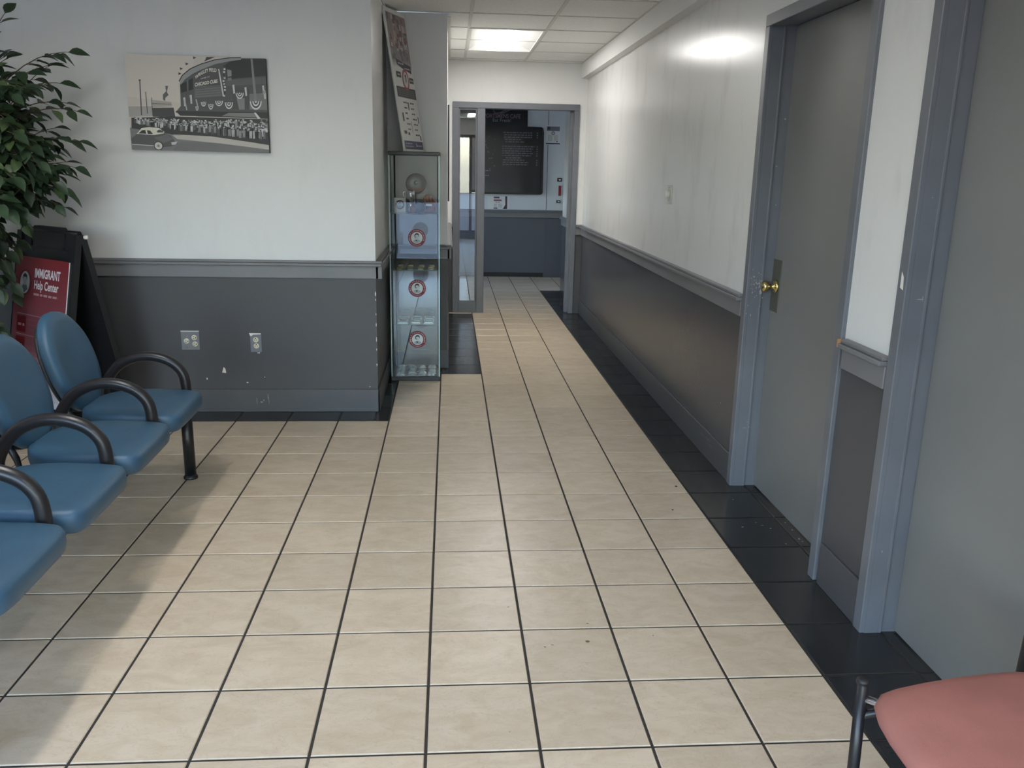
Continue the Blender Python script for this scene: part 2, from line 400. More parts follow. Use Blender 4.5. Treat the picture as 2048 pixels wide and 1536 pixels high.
# ------------------------------------------------------------------ setting: walls
wl = struct('wall_left_front', MB().box((X0, LW, 0), (-.385, LW+.12, CH)), M_WALL, 'white wall over grey wainscot behind the blue seats, with the stadium picture')
struct('wall_niche_side', MB().box((-.50, LW+.12, 0), (-.385, 4.47, CH)), M_WALL, 'short return wall beside the glass display case')
wn = struct('wall_niche_back', MB().box((-.50, 4.47, 0), (.046, 4.59, CH)), M_WALL, 'white wall panel behind the glass display case')
wc = struct('wall_corridor_left', MB().box((-.08, 4.59, 0), (.046, FW, CH)), M_WALL, 'left wall of the corridor seen edge on')
# corridor end wall around the door frame
we = MB().box((.046, FW, 0), (.095, FW+.12, CH)).box((1.392, FW, 0), (RW, FW+.12, CH)).box((.095, FW, 2.155), (1.392, FW+.12, CH))
we = struct('wall_corridor_end', we, M_WALL, 'white corridor end wall around the grey door frame')
# right wall with two door openings
D1a, D1b, D2a, D2b = .955, 1.945, -.42, .565
wr = MB().box((RW, D1b, 0), (RW+.2, 8.72, CH)).box((RW, D2b, 0), (RW+.2, D1a, CH)).box((RW, SF, 0), (RW+.2, D2a, CH))
wr.box((RW, D1a, 2.16), (RW+.2, D1b, CH)).box((RW, D2a, 2.16), (RW+.2, D2b, CH))
wr = struct('wall_right', wr, M_WALLR, 'scuffed white wall over dark grey wainscot along the right side')
struct('wall_left', MB().box((X0-.12, SF, 0), (X0, LW+.12, CH)), M_WALL, 'plain side wall of the waiting room')
# far room
wb = MB()
wb.box((-2.4, BW, 0), (2.4, BW+.12, CH))
wb = struct('wall_far', wb, M_FARW, 'white panelled wall of the room beyond the corridor')
struct('wall_far_right', MB().box((2.3, 8.84, 0), (2.42, BW, CH)), M_FARW, 'right wall of the room beyond')
struct('wall_far_jog', MB().box((RW+.2, 8.60, 0), (2.42, 8.72, CH)), M_FARW, 'short wall behind the corridor end')
fl = MB().box((-2.4, FW+.12, 0), (-2.28, BW, .75)).box((-2.4, FW+.12, 2.15), (-2.28, BW, CH)).box((-2.4, FW+.12, .75), (-2.28, FW+.9, 2.15)).box((-2.4, BW-.7, .75), (-2.28, BW, 2.15))
struct('wall_far_left', fl, M_FARW, 'left wall of the room beyond, opened for the added window')
struct('wall_far_near', MB().box((-2.4, FW, 0), (.046-.126, FW+.12, CH)), M_FARW, 'near wall of the room beyond')
# storefront behind the viewer
mull = [X0, -1.85, -.75, .20, .52, RW]
sf = MB().box((X0, SF-.1, 2.2), (RW, SF, CH)).box((-.72, SF-.08, 1.05), (.17, SF, 2.2)).box((.55, SF-.08, 1.05), (RW, SF, 2.2)).box((X0, SF-.08, 0), (RW, SF, .12))  # solid upper panels added to block bright window reflections in the glass
sf = struct('wall_back', sf, M_WALL, 'storefront wall behind the viewer, with added solid upper panels')
fr = MB()
for x in mull: fr.box((x-.03, SF-.09, .12), (x+.03, SF+.01, 2.2))
fr.box((X0, SF-.09, 2.14), (RW, SF+.01, 2.2)); fr.box((X0, SF-.09, .12), (RW, SF+.01, .18)); fr.box((X0, SF-.09, 1.0), (-.75, SF+.01, 1.05)); fr.box((.52, SF-.09, 1.0), (RW, SF+.01, 1.05))
fr.box((-.75, SF-.09, 1.0), (.20, SF+.01, 1.05))
wd = struct('window_1', fr, M_ALU, 'dark aluminium storefront glazing', cat='window')
for a, b in zip(mull, mull[1:]): MB().box((a+.03, SF-.05, .15), (b-.03, SF-.044, 1.02 if a in (-.75, .52) else 2.16)).build('pane', M_GLASS, wd)
f2 = MB().box((-2.37, FW+.9, .75), (-2.31, BW-.7, .80)).box((-2.37, FW+.9, 2.10), (-2.31, BW-.7, 2.15)).box((-2.37, 8.7, .75), (-2.31, 8.76, 2.15))  # unseen window added to let bluish daylight into the room beyond
w2 = struct('added_window', f2, M_ALU, 'unseen window added to bring daylight into the room beyond', cat='window')
MB().box((-2.345, FW+.9, .8), (-2.339, BW-.7, 2.10)).build('pane', M_GLASS, w2)
tag(MB().box((-40, -40, -.2), (40, SF-.2, -.05)).box((-40, SF-.2, -.2), (X0-.2, 40, -.05)).build('ground', M_CONC), 'dark asphalt pavement outside the storefront', 'ground', None, 'structure')

# ------------------------------------------------------------------ ceiling
ceil = struct('ceiling', MB().box((X0, SF, CH+.09), (2.42, BW+.12, CH+.2)), M_CEIL, 'suspended ceiling of white square panels', cat='ceiling')
GX = [-2.788, -2.188, -1.588, -.988, -.388, .212, .812, 1.40]
GY = [5.06+.63*k for k in range(-13, 4)]      # up to 6.95
xs = [X0]+GX; ys = [SF]+[y for y in GY if y > SF]+[FW]
LAMPS = [(.212, .812, 5.06, 6.32)]
def lamp_cells():
    out = [LAMPS[0]]
    out.append((-1.588, -.988, GY[5], GY[7])); out.append((.212, .812, GY[1], GY[3]))
    return out
LAMPS = lamp_cells()
def is_lamp(x, y): return any(a < x < b and c < y < d for a, b, c, d in LAMPS)
extra = MB(); bars = MB()
for i in range(len(xs)-1):
    for j in range(len(ys)-1):
        x0, x1, y0, y1 = xs[i], xs[i+1], ys[j], ys[j+1]
        cx, cy = (x0+x1)/2, (y0+y1)/2
        if is_lamp(cx, cy): continue
        if cy > LW+.12 and x1 < -.3: continue
        if cy > 4.6 and cx < .046 and x1 < .05: continue
        if cx < .3 and x0 < .046 and cy > 4.5: x0 = .046
        if cy > LW+.05 and x0 < -.385: x0 = -.385
        p = MB().bbox((x0+.009, y0+.009, CH+.004), (x1-.009, y1-.009, CH+.018), .003)
        if cy > 3.3 and cx > -.4: p.build('ceiling_tile', M_CTILE, ceil)
        else: extra.box((x0+.009, y0+.009, CH+.004), (x1-.009, y1-.009, CH+.018))
tag(extra.build('ceiling_tiles', M_CTILE, ceil), kind='stuff')
for x in GX[4:]:
    MB().box((x-.012, 3.3, CH), (x+.012, 4.47 if x < 0 else FW, CH+.004)).build('grid_bar', M_GRID, ceil)
MB().box((.046, 4.6, CH-.001), (.07, FW, CH+.004)).build('grid_bar', M_GRID, ceil)
for y in GY:
    if y > 3.3:
        MB().box(((-.385 if y < 4.47 else .046), y-.010, CH), (1.40, y+.010, CH+.004)).build('grid_bar', M_GRID, ceil)
MB().box((.046, FW-.022, CH), (1.40, FW, CH+.004)).build('grid_bar', M_GRID, ceil)
for x in GX[:4]: bars.box((x-.012, SF, CH), (x+.012, LW, CH+.004))
for y in GY:
    if SF < y < 3.3: bars.box((X0, y-.010, CH), (1.40, y+.010, CH+.004))
for x in GX[4:]: bars.box((x-.012, SF, CH), (x+.012, 3.3, CH+.004))
tag(bars.build('grid_bars', M_GRID, ceil), kind='stuff')
MB().box((-2.28, FW+.12, CH), (2.3, BW, CH+.02)).build('ceiling_panel', M_CTILE, ceil)
struct('trim_1', MB().box((1.40, SF, 2.408), (RW, FW, CH+.03)), M_CEIL, 'white boxed beam along the top of the right wall', cat='trim')

# lamps: 2 x 4 recessed troffers with a bright central basket
def troffer(a, b, c, d, label):
    cx, cy = (a+b)/2, (c+d)/2
    t = thing('ceiling_light', (cx, cy, CH), label, 'light', 'recessed ceiling lights')
    fr = MB()
    for q in ((a+.004, c+.004, a+.022, d-.004), (b-.022, c+.004, b-.004, d-.004), (a+.022, c+.004, b-.022, c+.022), (a+.022, d-.022, b-.022, d-.004)):
        fr.box((q[0], q[1], CH-.004), (q[2], q[3], CH+.01))
    fr.build('frame', M_PAN, t)
    pan = MB(); n = 8
    for s in (-1, 1):                           # two curved reflectors
        P = []
        for k in range(n+1):
            q = k/n; P.append((cx+s*(.278-.20*q), CH+.004+.075*math.sin(q*math.pi/2)))
        vs = [(x, c+.02, z) for x, z in P]+[(x, d-.02, z) for x, z in P]
        pan.add(vs, [(k, k+1, n+2+k, n+1+k) for k in range(n)], True)
    for y in (c+.02, d-.02):
        pan.add([(a+.02, y, CH), (b-.02, y, CH), (b-.02, y, CH+.082), (a+.02, y, CH+.082)], [(0, 1, 2, 3)])
    pan.add([(cx-.08, c+.02, CH+.08), (cx+.08, c+.02, CH+.08), (cx+.08, d-.02, CH+.08), (cx-.08, d-.02, CH+.08)], [(0, 1, 2, 3)])
    pan.build('reflector_pan', M_PAN, t)
    MB().bbox((cx-.077, c+.06, CH+.012), (cx+.077, d-.06, CH+.05), .008).build('basket', M_LAMPS, t)
    MB().box((cx-.074, c+.063, CH+.006), (cx+.074, d-.063, CH+.0118)).build('diffuser', M_LAMP, t)
    return t
LL = ['lit recessed ceiling light in the corridor ceiling', 'recessed ceiling light above the row of blue seats', 'recessed ceiling light above the viewer']
for q, l in zip(LAMPS, LL): troffer(*q, l)

# ------------------------------------------------------------------ chair rails, baseboards
def rail_x(name, x0, x1, y, s, label, n):    # runs along x on a wall facing s*y
    mb = MB().bbox((x0, y, .84), (x1, y+s*.018, .915), .003); o = struct(name, mb, M_TRIM, label, cat='trim')
    MB().bbox((x0, y, .915), (x1, y+s*.040, .932), .004).bbox((x0, y, .932), (x1, y+s*.030, .947), .004).build('rail_cap', M_TRIM, o); return o
def rail_y(name, y0, y1, x, s, label, n=0):
    mb = MB().bbox((x, y0, .84), (x+s*.018, y1, .915), .003); o = struct(name, mb, M_TRIM, label, cat='trim')
    MB().bbox((x, y0, .915), (x+s*.040, y1, .932), .004).bbox((x, y0, .932), (x+s*.030, y1, .947), .004).build('rail_cap', M_TRIM, o); return o
rail_x('trim_2', X0, -.385+.04, LW, -1, 'grey chair rail on the wall behind the blue seats', 0)
rail_y('trim_3', LW-.018, 4.47, -.385, 1, 'grey chair rail beside the display case')
rail_x('trim_4', -.385, .046+.03, 4.47, -1, 'grey chair rail behind the display case', 0)
rail_y('trim_5', 4.452, FW, .046, 1, 'grey chair rail on the left corridor wall')
rail_y('trim_6', D1b+.04, FW, RW, -1, 'long grey chair rail on the right corridor wall')
rail_y('trim_7', D2b+.035, D1a-.052, RW, -1, 'short grey chair rail piece between the two doors')
rail_x('trim_8', 1.392, RW, FW, -1, 'short grey chair rail stub beside the door frame', 0)
rail_x('trim_9', .0, 2.3, BW, -1, 'grey chair rail on the wall of the room beyond', 0)
rail_y('trim_10', FW+.14, 8.72, RW, -1, 'grey chair rail just past the doorway')
rail_y('trim_11', SF, D2a-.05, RW, -1, 'grey chair rail behind the red chair')
def baseb(name, a, b, label): return struct(name, MB().bbox(a, b, .0025), M_DARK, label, cat='baseboard')
bl = baseb('baseboard_left_front', (X0, LW-.011, 0), (-.374, LW, .145), 'dark grey baseboard behind the blue seats')
baseb('baseboard_niche_side', (-.385, LW-.011, 0), (-.374, 4.47, .145), 'dark grey baseboard beside the display case')
baseb('baseboard_niche_back', (-.374, 4.458, 0), (.057, 4.47, .145), 'dark grey baseboard behind the display case')
baseb('baseboard_corridor_left', (.046, 4.47, 0), (.057, FW, .145), 'dark grey baseboard on the left corridor wall')
baseb('baseboard_right', (RW-.011, D1b+.03, 0), (RW, FW, .145), 'dark grey baseboard along the right corridor wall')
baseb('baseboard_right_mid', (RW-.011, D2b+.03, 0), (RW, D1a-.05, .165), 'dark grey baseboard between the two doors')
baseb('baseboard_right_near', (RW-.011, SF, 0), (RW, D2a-.05, .145), 'dark grey baseboard behind the red chair')
struct('foot_strip_far', MB().box((-.2, BW-.012, 0), (1.41, BW, .06)), M_BPLA, 'black strip along the foot of the far grey wall', cat='baseboard')  # flat black strip along the foot of the far wall
# door frames in the right wall: flange, jamb with stop, head
def metal_frame(name, ya, yb, zt, label):
    """opening ya..yb, frame face 50 mm on the wall, reveal to the slab"""
    f = .05; xf = RW-.016
    o = struct(name, MB().box((RW+.19, ya, zt-.03), (RW+.2, yb, zt)), M_FRAME, label, cat='door frame')
    for y, s in ((ya, -1), (yb, 1)):
        MB().bbox((xf, y-s*.021, 0), (RW+.004, y+s*(f-.021), zt-.021), .003).build('face', M_FRAME, o)
        j = MB().box((RW+.001, y-s*.0205, 0), (RW+.056, y+s*.001, zt-.02)).box((RW+.056, y-s*.014, 0), (RW+.2, y+s*.001, zt-.014))
        j.build('jamb', M_FRAME, o)
        MB().bbox((RW+.050, y-s*.023, 0), (RW+.060, y-s*.012, zt-.02), .002).build('door_stop', M_FRAME, o)
    MB().bbox((xf, ya-f+.021, zt-.021), (RW+.004, yb+f-.021, zt+f-.021), .003).build('face', M_FRAME, o)
    MB().box((RW+.001, ya, zt-.02), (RW+.056, yb, zt+.001)).box((RW+.056, ya, zt-.014), (RW+.2, yb, zt+.001)).build('head_jamb', M_FRAME, o)
    return o
fr1 = metal_frame('trim_12', D1a, D1b, 2.15, 'grey painted metal frame of the door with the brass knob')
fr2 = metal_frame('trim_13', D2a, D2b, 2.15, 'grey painted metal frame of the nearest door')
d1 = struct('door_1', MB().bbox((1.573, D1a+.016, .006), (1.618, D1b-.016, 2.134), .002), M_DOOR, 'plain grey door with a brass knob and latch plate', cat='door', loc=(1.59, 1.45, 0))
d2 = struct('door_2', MB().bbox((1.573, D2a+.016, .006), (1.618, D2b-.016, 2.134), .002), M_DOOR, 'plain grey door nearest the viewer', cat='door', loc=(1.59, .1, 0))
MB().bbox((1.569, 1.835, .882), (1.5735, 1.929, 1.122), .0015).build('latch_plate', M_PLATE, d1)
kb = MB(); ky, kz = 1.872, 1.0
kb.lathe([(.031, 0), (.031, -.006), (.024, -.011), (.012, -.014), (.011, -.034), (.021, -.040), (.027, -.050), (.027, -.060), (.020, -.067), (0.0, -.069)], (1.569, ky, kz), 20, 'x')
tag(kb.build('knob', M_BRASS, d1), 'polished brass door knob')
MB().lathe([(.031, 0), (.031, .006), (.02, .02), (0, .022)], (1.618, ky, kz), 16, 'x').build('rose', M_BRASS, d1)
# paint chips on frames and walls
def flakes(name, parent, plane, spots, m=M_CHIP):
    mb = MB()
    for (p, q, sx, sz, n) in spots:
        k = 6; a0 = random.random()*6
        pts = [(p+sx*random.uniform(.55, 1)*math.cos(a0+2*math.pi*i/k), q+sz*random.uniform(.55, 1)*math.sin(a0+2*math.pi*i/k)) for i in range(k)]
        mb.add([plane(a, b) for a, b in pts], [tuple(range(k))])
    return tag(mb.build(name, m, parent), kind='stuff')
sp = [(1.50+random.gauss(0, .022), .99+random.gauss(0, .05), random.uniform(.001, .004), random.uniform(.001, .007), 0) for _ in range(40)]
sp += [(1.512+random.gauss(0, .006), .985+random.gauss(0, .014), random.uniform(.002, .006), random.uniform(.003, .010), 0) for _ in range(14)]
sp += [(1.56, 1.744, .006, .006, 0), (1.54, 1.538, .004, .004, 0), (1.555, 1.367, .004, .003, 0), (1.479, .856, .003, .008, 0), (1.50, .30, .016, .0015, 0), (1.52, .305, .002, .008, 0), (1.51, .33, .01, .001, 0)]
flakes('paint_chips', fr1, lambda x, z: (min(max(x, 1.452), 1.566), D1b-.0245 if x > RW+.05 and x < RW+.06 else (D1b-.0216 if x < RW+.056 else D1b-.0148), z), sp, M_SCUFF)
flakes('paint_chips', fr2, lambda x, z: (x, D2b-.0216, z), [(1.50, 1.14, .012, .002, 0), (1.508, 1.142, .0015, .012, 0), (1.495, 1.445, .002, .002, 0), (1.49, .3, .002, .006, 0)], M_SCUFF)
MB().add([(RW-.0165, y, z) for y, z in ((.575, 1.222), (.560, 1.205), (.556, 1.165), (.575, 1.172))], [(0, 1, 2, 3)]).build('paint_chip', M_CHIP, fr2)
wp = lambda x, z: (x, LW-(.0006 if z > .146 else .0116), z)
c0 = MB()
c0.add([wp(*p) for p in ((-1.337, .25), (-1.312, .247), (-1.316, .275), (-1.326, .285), (-1.333, .262))], [(0, 1, 2, 3, 4)]); c0.build('paint_chip', M_CHIP, wl)
flakes('paint_chips', wl, wp, [(-1.43, .211, .005, .012, 0), (-1.187, .186, .009, .006, 0), (-1.08, .221, .004, .004, 0), (-.435, .161, .004, .004, 0),
       (-.389, .747, .004, .02, 0), (-.389, .71, .003, .012, 0), (-.388, .556, .003, .015, 0), (-.388, .462, .003, .02, 0), (-.388, .40, .003, .01, 0), (-.388, .303, .004, .012, 0), (-.388, .62, .003, .008, 0)])
flakes('scratches', bl, wp, [(-1.133, .07, .0015, .03, 0), (-1.064, .10, .002, .03, 0), (-1.103, .064, .012, .004, 0), (-1.09, .075, .004, .008, 0), (-1.06, .07, .001, .04, 0)], M_SCUFF)
rp = lambda y, z: (RW-(.0006 if z > .15 else .0116), y, z)
flakes('scratches', wr, rp, [(2.33, .11, .06, .0012, 0), (2.28, .09, .05, .0012, 0), (2.44, .105, .06, .001, 0), (2.2, .35, .003, .003, 0), (2.9, .6, .003, .003, 0), (3.6, .5, .003, .003, 0)], M_SCUFF)
MB().bbox((RW-.041, D1a-.060, .917), (RW-.02, D1a-.0525, .946), .001).build('bare_wood_end', M_BARE, bpy.data.objects['trim_7'])

# corridor end: frame with sidelight
zt = 2.155
ef = struct('trim_14', MB().bbox((.093, FW-.02, 2.095), (1.392, FW+.12, zt), .004), M_FRAME, 'grey door frame with a glazed sidelight at the corridor end', cat='door frame')
MB().bbox((.093, FW-.02, 0), (.155, FW+.12, 2.0955), .004).build('jamb', M_FRAME, ef)
MB().bbox((1.340, FW-.02, 0), (1.392, FW+.12, 2.0955), .004).build('jamb', M_FRAME, ef)
MB().bbox((1.305, FW+.05, 0), (1.345, FW+.10, 2.10), .004).build('door_stop', M_FRAME, ef)
MB().bbox((.345, FW-.02, 0), (.425, FW+.12, 2.0955), .004).build('mullion', M_FRAME, ef)
MB().bbox((.1545, FW-.02, 0), (.3455, FW+.12, .112), .004).build('bottom_rail', M_FRAME, ef)
gs = MB()
for a, b in (((.155, .112), (.170, 2.095)), ((.330, .112), (.345, 2.095)), ((.17, .112), (.33, .124)), ((.17, 2.080), (.33, 2.095))):
    gs.box((a[0], FW+.005, a[1]), (b[0], FW+.06, b[1]))
gs.build('glazing_bead', M_FRAME, ef)
MB().box((.165, FW+.028, .118), (.335, FW+.034, 2.09)).build('pane', M_GLASS, ef)
# seams of the far panelled wall
sm = MB()
for x in (1.43, .35): sm.box((x-.004, BW-.0015, .95), (x+.004, BW+.001, CH))
for x in (1.43, .35): sm.box((x-.003, BW-.0015, .06), (x+.003, BW+.001, .84))
sm.build('panel_seam', M_DARK, wb)

# ------------------------------------------------------------------ blue beam seating
YAW = math.radians(1.4)
SP = .52; Y_END = 2.085
bench = thing('beam_seating', (-1.35, 1.05, 0), 'row of four blue vinyl seats with looped black armrests', 'bench')
def rowp(x, y, z):          # x measured at the far end, y measured along the row
    d = Y_END-y; return Vector((x+math.sin(YAW)*d, Y_END-math.cos(YAW)*d, z))
def superell(a, b, n, m=2.6, a2=None):
    out = []
    for k in range(n):
        q = 2*math.pi*k/n; c, s = math.cos(q), math.sin(q)
        out.append(((a if c > 0 or a2 is None else a2)*math.copysign(abs(c)**(2/m), c), b*math.copysign(abs(s)**(2/m), s)))
    return out
# seat outline (u forward = +x, v along the row), egg shaped to the rear
def seat_outline():
    pts = []
    for (u, v), (u2, v2) in zip(superell(.228, .236, 56, 3.2), superell(.228, .236, 56, 7)):
        if u > 0: u, v = u2, v2
        wd = 1.0 if u > -.02 else 1-.24*((-.02-u)/.205)**2
        pts.append((u, v*wd))
    return pts
prof = [(.034, 0), (.014, .003), (.004, .012), (0, .032), (.0015, .058), (.008, .071), (.026, .078)]
for i in range(4):
    yc = Y_END-SP*(i+.5)
    def fs(u, v, d, yc=yc): return rowp(-1.325+u, yc+v, .388+d+.010*max(0, (u-.05))/.17*(-1)+.018*max(0, -u)/.2*0)
    MB().pad(seat_outline(), prof, fs, -.008).build('seat', M_BLUE, bench)
    ln = math.radians(17)
    def fb(y, h, d, yc=yc):   # h up the back, d out of the face
        bow = -.018*(1-(y/.21)**2)
        return rowp(-1.515-math.sin(ln)*(h+.2)+math.cos(ln)*d+bow*.6, yc+y, .655+math.cos(ln)*h+math.sin(ln)*d)
    ol = []
    for y, h in superell(.208, .225, 56, 2.35):
        wd = 1-.13*max(0, h/.225)**2-.05*max(0, -h/.225)**2
        ol.append((y*wd, h))
    bk = MB().pad(ol, [(.045, -.062), (.014, -.056), (.002, -.042), (0, -.026), (.006, -.010), (.022, .001), (.05, .004)], fb, -.006).build('backrest', M_BLUE, bench)
    # black rear shell and bracket
    MB().pad([(y*.93, h*.94-.01) for y, h in ol], [(.02, -.078), (.004, -.072), (0, -.060)], fb, 0).build('back_shell', M_BPLA, bk)
    for s in (-.13, .13):
        MB().tube([fb(s, -.12, -.07), fb(s, -.23, -.06), rowp(-1.56, yc+s, .37), rowp(-1.40, yc+s, .345)], .013, 8).build('back_bracket', M_BLK, bench)
    MB().bbox(rowp(-1.47, yc-.15, .372), rowp(-1.20, yc+.15, .390), .004).build('seat_pan', M_BLK, bench)
armc = [(-1.200, .372), (-1.194, .44), (-1.203, .52), (-1.240, .572), (-1.300, .602), (-1.370, .611), (-1.440, .598), (-1.505, .560), (-1.552, .50), (-1.575, .44), (-1.560, .385)]
for i in range(5):
    y = Y_END-SP*i
    a = MB().tube([rowp(x, y, z) for x, z in crom([(x, 0, z) for x, z in armc], 4) for x, z in [(x, z)]] if False else [rowp(p.x, y, p.z) for p in crom([(x, 0, z) for x, z in armc], 5)], .0235, 14)
    a.build('armrest', M_ARM, bench)
    MB().tube([rowp(-1.56, y, .372), rowp(-1.20, y, .362)], .018, 10).build('arm_bracket', M_BLK, bench)
MB().bbox(rowp(-1.41, Y_END-4*SP-.02, .300), rowp(-1.35, Y_END+.02, .350), .004).build('beam', M_BLK, bench)
for y in (Y_END, Y_END-4*SP):
    for x in (-1.205, -1.60):
        lg = MB().tube([rowp(x, y, .014), rowp(x, y, .375)], .0265, 18).build('leg', M_BLK, bench)
        MB().lathe([(.034, 0), (.034, .008), (.029, .014), (.027, .02)], rowp(x, y, 0), 18).build('foot', M_BLK, lg)
    MB().tube([rowp(-1.205, y, .335), rowp(-1.60, y, .335)], .020, 10).build('cross_bar', M_BLK, bench)

# ------------------------------------------------------------------ red chair, bottom right
rc = thing('side_chair', (1.17, -.62, 0), 'red fabric side chair with black tubular legs in the bottom right corner', 'chair')
half = [(.925, -.62), (.927, -.55), (.935, -.49), (.950, -.445), (.972, -.420), (1.01, -.404), (1.08, -.386), (1.16, -.370), (1.24, -.359), (1.31, -.354), (1.365, -.362), (1.40, -.395), (1.415, -.45), (1.42, -.53)]
def mir(p): return (p[0]+.02*(-.62-p[1])*2*0, -1.24-p[1])
ol = half+[(1.42, -.62)]+[mir(p) for p in reversed(half)][:-1]
MB().pad(ol, [(.05, 0), (.02, .004), (.005, .014), (0, .026), (.004, .040), (.016, .051), (.04, .057)], lambda x, y, d: (x, y, .398+d), .006).build('seat', M_RED, rc)
def rleg(pts, r=.0125): return MB().tube(pts, r, 14)
for s in (1, -1):
    my = lambda y: y if s == 1 else -1.24-y
    lg = rleg([(.952, my(-.405), .012), (.934, my(-.418), .466)]).build('leg', M_BLK, rc)
    MB().lathe([(.0135, 0), (.0135, .006), (.010, .010), (0, .011)], (.934, my(-.418), .464), 14).build('end_cap', M_BPLA, lg)
    MB().lathe([(.016, 0), (.016, .012), (.013, .02)], (.953, my(-.405), 0), 14).build('foot', M_BPLA, lg)
    MB().tube([(.936, my(-.418), .428), (1.00, my(-.45), .418), (1.05, my(-.47), .405)], .009, 10).build('seat_bracket', M_CHROME, rc)
    lg = rleg([(1.40, my(-.30), .012), (1.365, my(-.318), .40), (1.37, my(-.318), .55), (1.40, my(-.325), .80), (1.425, my(-.33), .92)]).build('leg', M_BLK, rc)
    MB().lathe([(.016, 0), (.016, .012), (.013, .02)], (1.40, my(-.30), 0), 14).build('foot', M_BPLA, lg)
    MB().tube([(.936, my(-.418), .385), (1.365, my(-.318), .385)], .010, 10).build('side_rail', M_BLK, rc)
bo = [(y, z) for y, z in superell(.215, .15, 40, 3)]
MB().pad(bo, [(.03, 0), (.006, .006), (0, .02), (.006, .034), (.03, .04)], lambda y, z, d: (1.415-d, -.62+y, .79+z), 0).build('backrest', M_RED, rc)

# ------------------------------------------------------------------ stadium picture canvas
PW, PH = .771, .514
pc = thing('wall_picture', (-1.363, LW, 1.824), 'black and white stadium photograph printed on canvas above the chair rail', 'picture')
tilt = math.radians(-.25)
eu = Vector((math.cos(tilt), 0, math.sin(tilt))); ev = Vector((-math.sin(tilt), 0, math.cos(tilt)))
po = Vector((-1.363, LW-.036, 1.824))-eu*PW/2-ev*PH/2
cv = MB(); cv.prism([(0, 0), (PW, 0), (PW, PH), (0, PH)], lambda u, v, d: po+eu*u+ev*v+Vector((0, d, 0)), 0, .034); cv.build('canvas', mat('canvas_edge', srgb(40, 40, 42), .6), pc)
pr = Print(po, eu, ev, (0, -1, 0))
def K(x, y):       # sketch coordinates of the print -> metres
    xl = 118+(y-105)*.07; xr = 1860+(y-170)*.0345; u = (x-xl)/(xr-xl); v = 1-(y-(105+.037*(x-115)))/1165.
    return (min(max(u, 0), 1)*PW, min(max(v, 0), 1)*PH)
def kp(pts, g, l=0): pr.poly([K(*p) for p in pts], g if isinstance(g, tuple) else (g, g, g), l)
rng = random.Random(3)
pr.rect(0, 0, PW, PH, (212, 204, 194), 0)
kp([(118, 105), (1000, 130), (800, 700), (150, 620)], (219, 211, 201), 1)
kp([(150, 740), (460, 740), (460, 860), (160, 870)], (176, 172, 168), 1)
# street, pavement
kp([(180, 1000), (700, 1090), (1940, 1230), (1940, 1340), (200, 1275)], 128, 2)
kp([(700, 1100), (1200, 1120), (1940, 1240), (1940, 1296), (1300, 1210), (760, 1150)], (196, 192, 184), 3)
kp([(800, 1180), (1300, 1210), (1940, 1296), (1940, 1340), (700, 1300)], 118, 3)
# stadium body
kp([(800, 470), (830, 400), (960, 320), (1140, 240), (1500, 165), (1900, 172), (1920, 900), (1000, 870), (740, 820), (808, 740)], 92, 2)
kp([(1480, 175), (1900, 175), (1910, 380), (1380, 420), (1365, 240)], 58, 3)
kp([(805, 480), (960, 400), (960, 540), (815, 580)], 52, 3)
kp([(885, 430), (905, 420), (905, 560), (890, 560)], 110, 4)
kp([(1130, 150), (1240, 150), (1100, 205), (1120, 180)], 70, 3)
arc = [(790, 440), (830, 370), (930, 290), (1060, 235), (1230, 185), (1420, 160), (1560, 158)]
inn = [(1560, 185), (1420, 200), (1240, 235), (1080, 295), (960, 350), (860, 420), (812, 480)]
kp(arc+inn, 158, 4); pr.band([K(*p) for p in arc], .005, (50, 50, 50), 5)
kp([(1360, 430), (1910, 400), (1915, 480), (1380, 500)], 104, 3); kp([(1440, 520), (1660, 520), (1660, 780), (1460, 780)], 84, 3)
kp([(1660, 600), (1910, 590), (1910, 800), (1660, 790)], 128, 3); kp([(1500, 650), (1600, 650), (1600, 790), (1530, 790)], 140, 4)
kp([(1680, 175), (1705, 175), (1755, 700), (1720, 690)], 140, 5); kp([(1385, 300), (1440, 310), (1442, 380), (1390, 390)], 150, 5); kp([(1390, 400), (1440, 395), (1440, 435), (1392, 438)], 130, 5)
kp([(740, 800), (1920, 830), (1920, 910), (1300, 880), (800, 860)], 62, 4); kp([(1310, 870), (1400, 830), (1720, 835), (1770, 890)], 138, 5); kp([(1715, 830), (1740, 832), (1795, 900), (1760, 905)], 225, 6)
kp([(450, 760), (720, 760), (740, 880), (460, 870)], 78, 3); kp([(452, 665), (690, 690), (700, 745), (460, 755)], (178, 172, 164), 4)
kp([(455, 705), (695, 715), (695, 722), (455, 714)], 110, 5)
kp([(620, 495), (655, 495), (640, 570), (660, 605), (620, 640), (615, 680), (590, 660), (590, 600), (630, 560)], 104, 5)
for x0, y0, x1, y1, wd in ((308, 420, 325, 850, 14), (378, 565, 398, 830, 10), (450, 635, 455, 760, 8)):
    kp([(x0-wd/2, y0), (x0+wd/2, y0), (x1+wd/2, y1), (x1-wd/2, y1)], 88, 5)
kp([(292, 415), (322, 415), (320, 430), (296, 430)], 80, 6)
for x, y in ((985, 155), (890, 228), (820, 285), (800, 345)): kp([(x-18, y-14), (x+22, y+2), (x-14, y+20)], 66, 5)
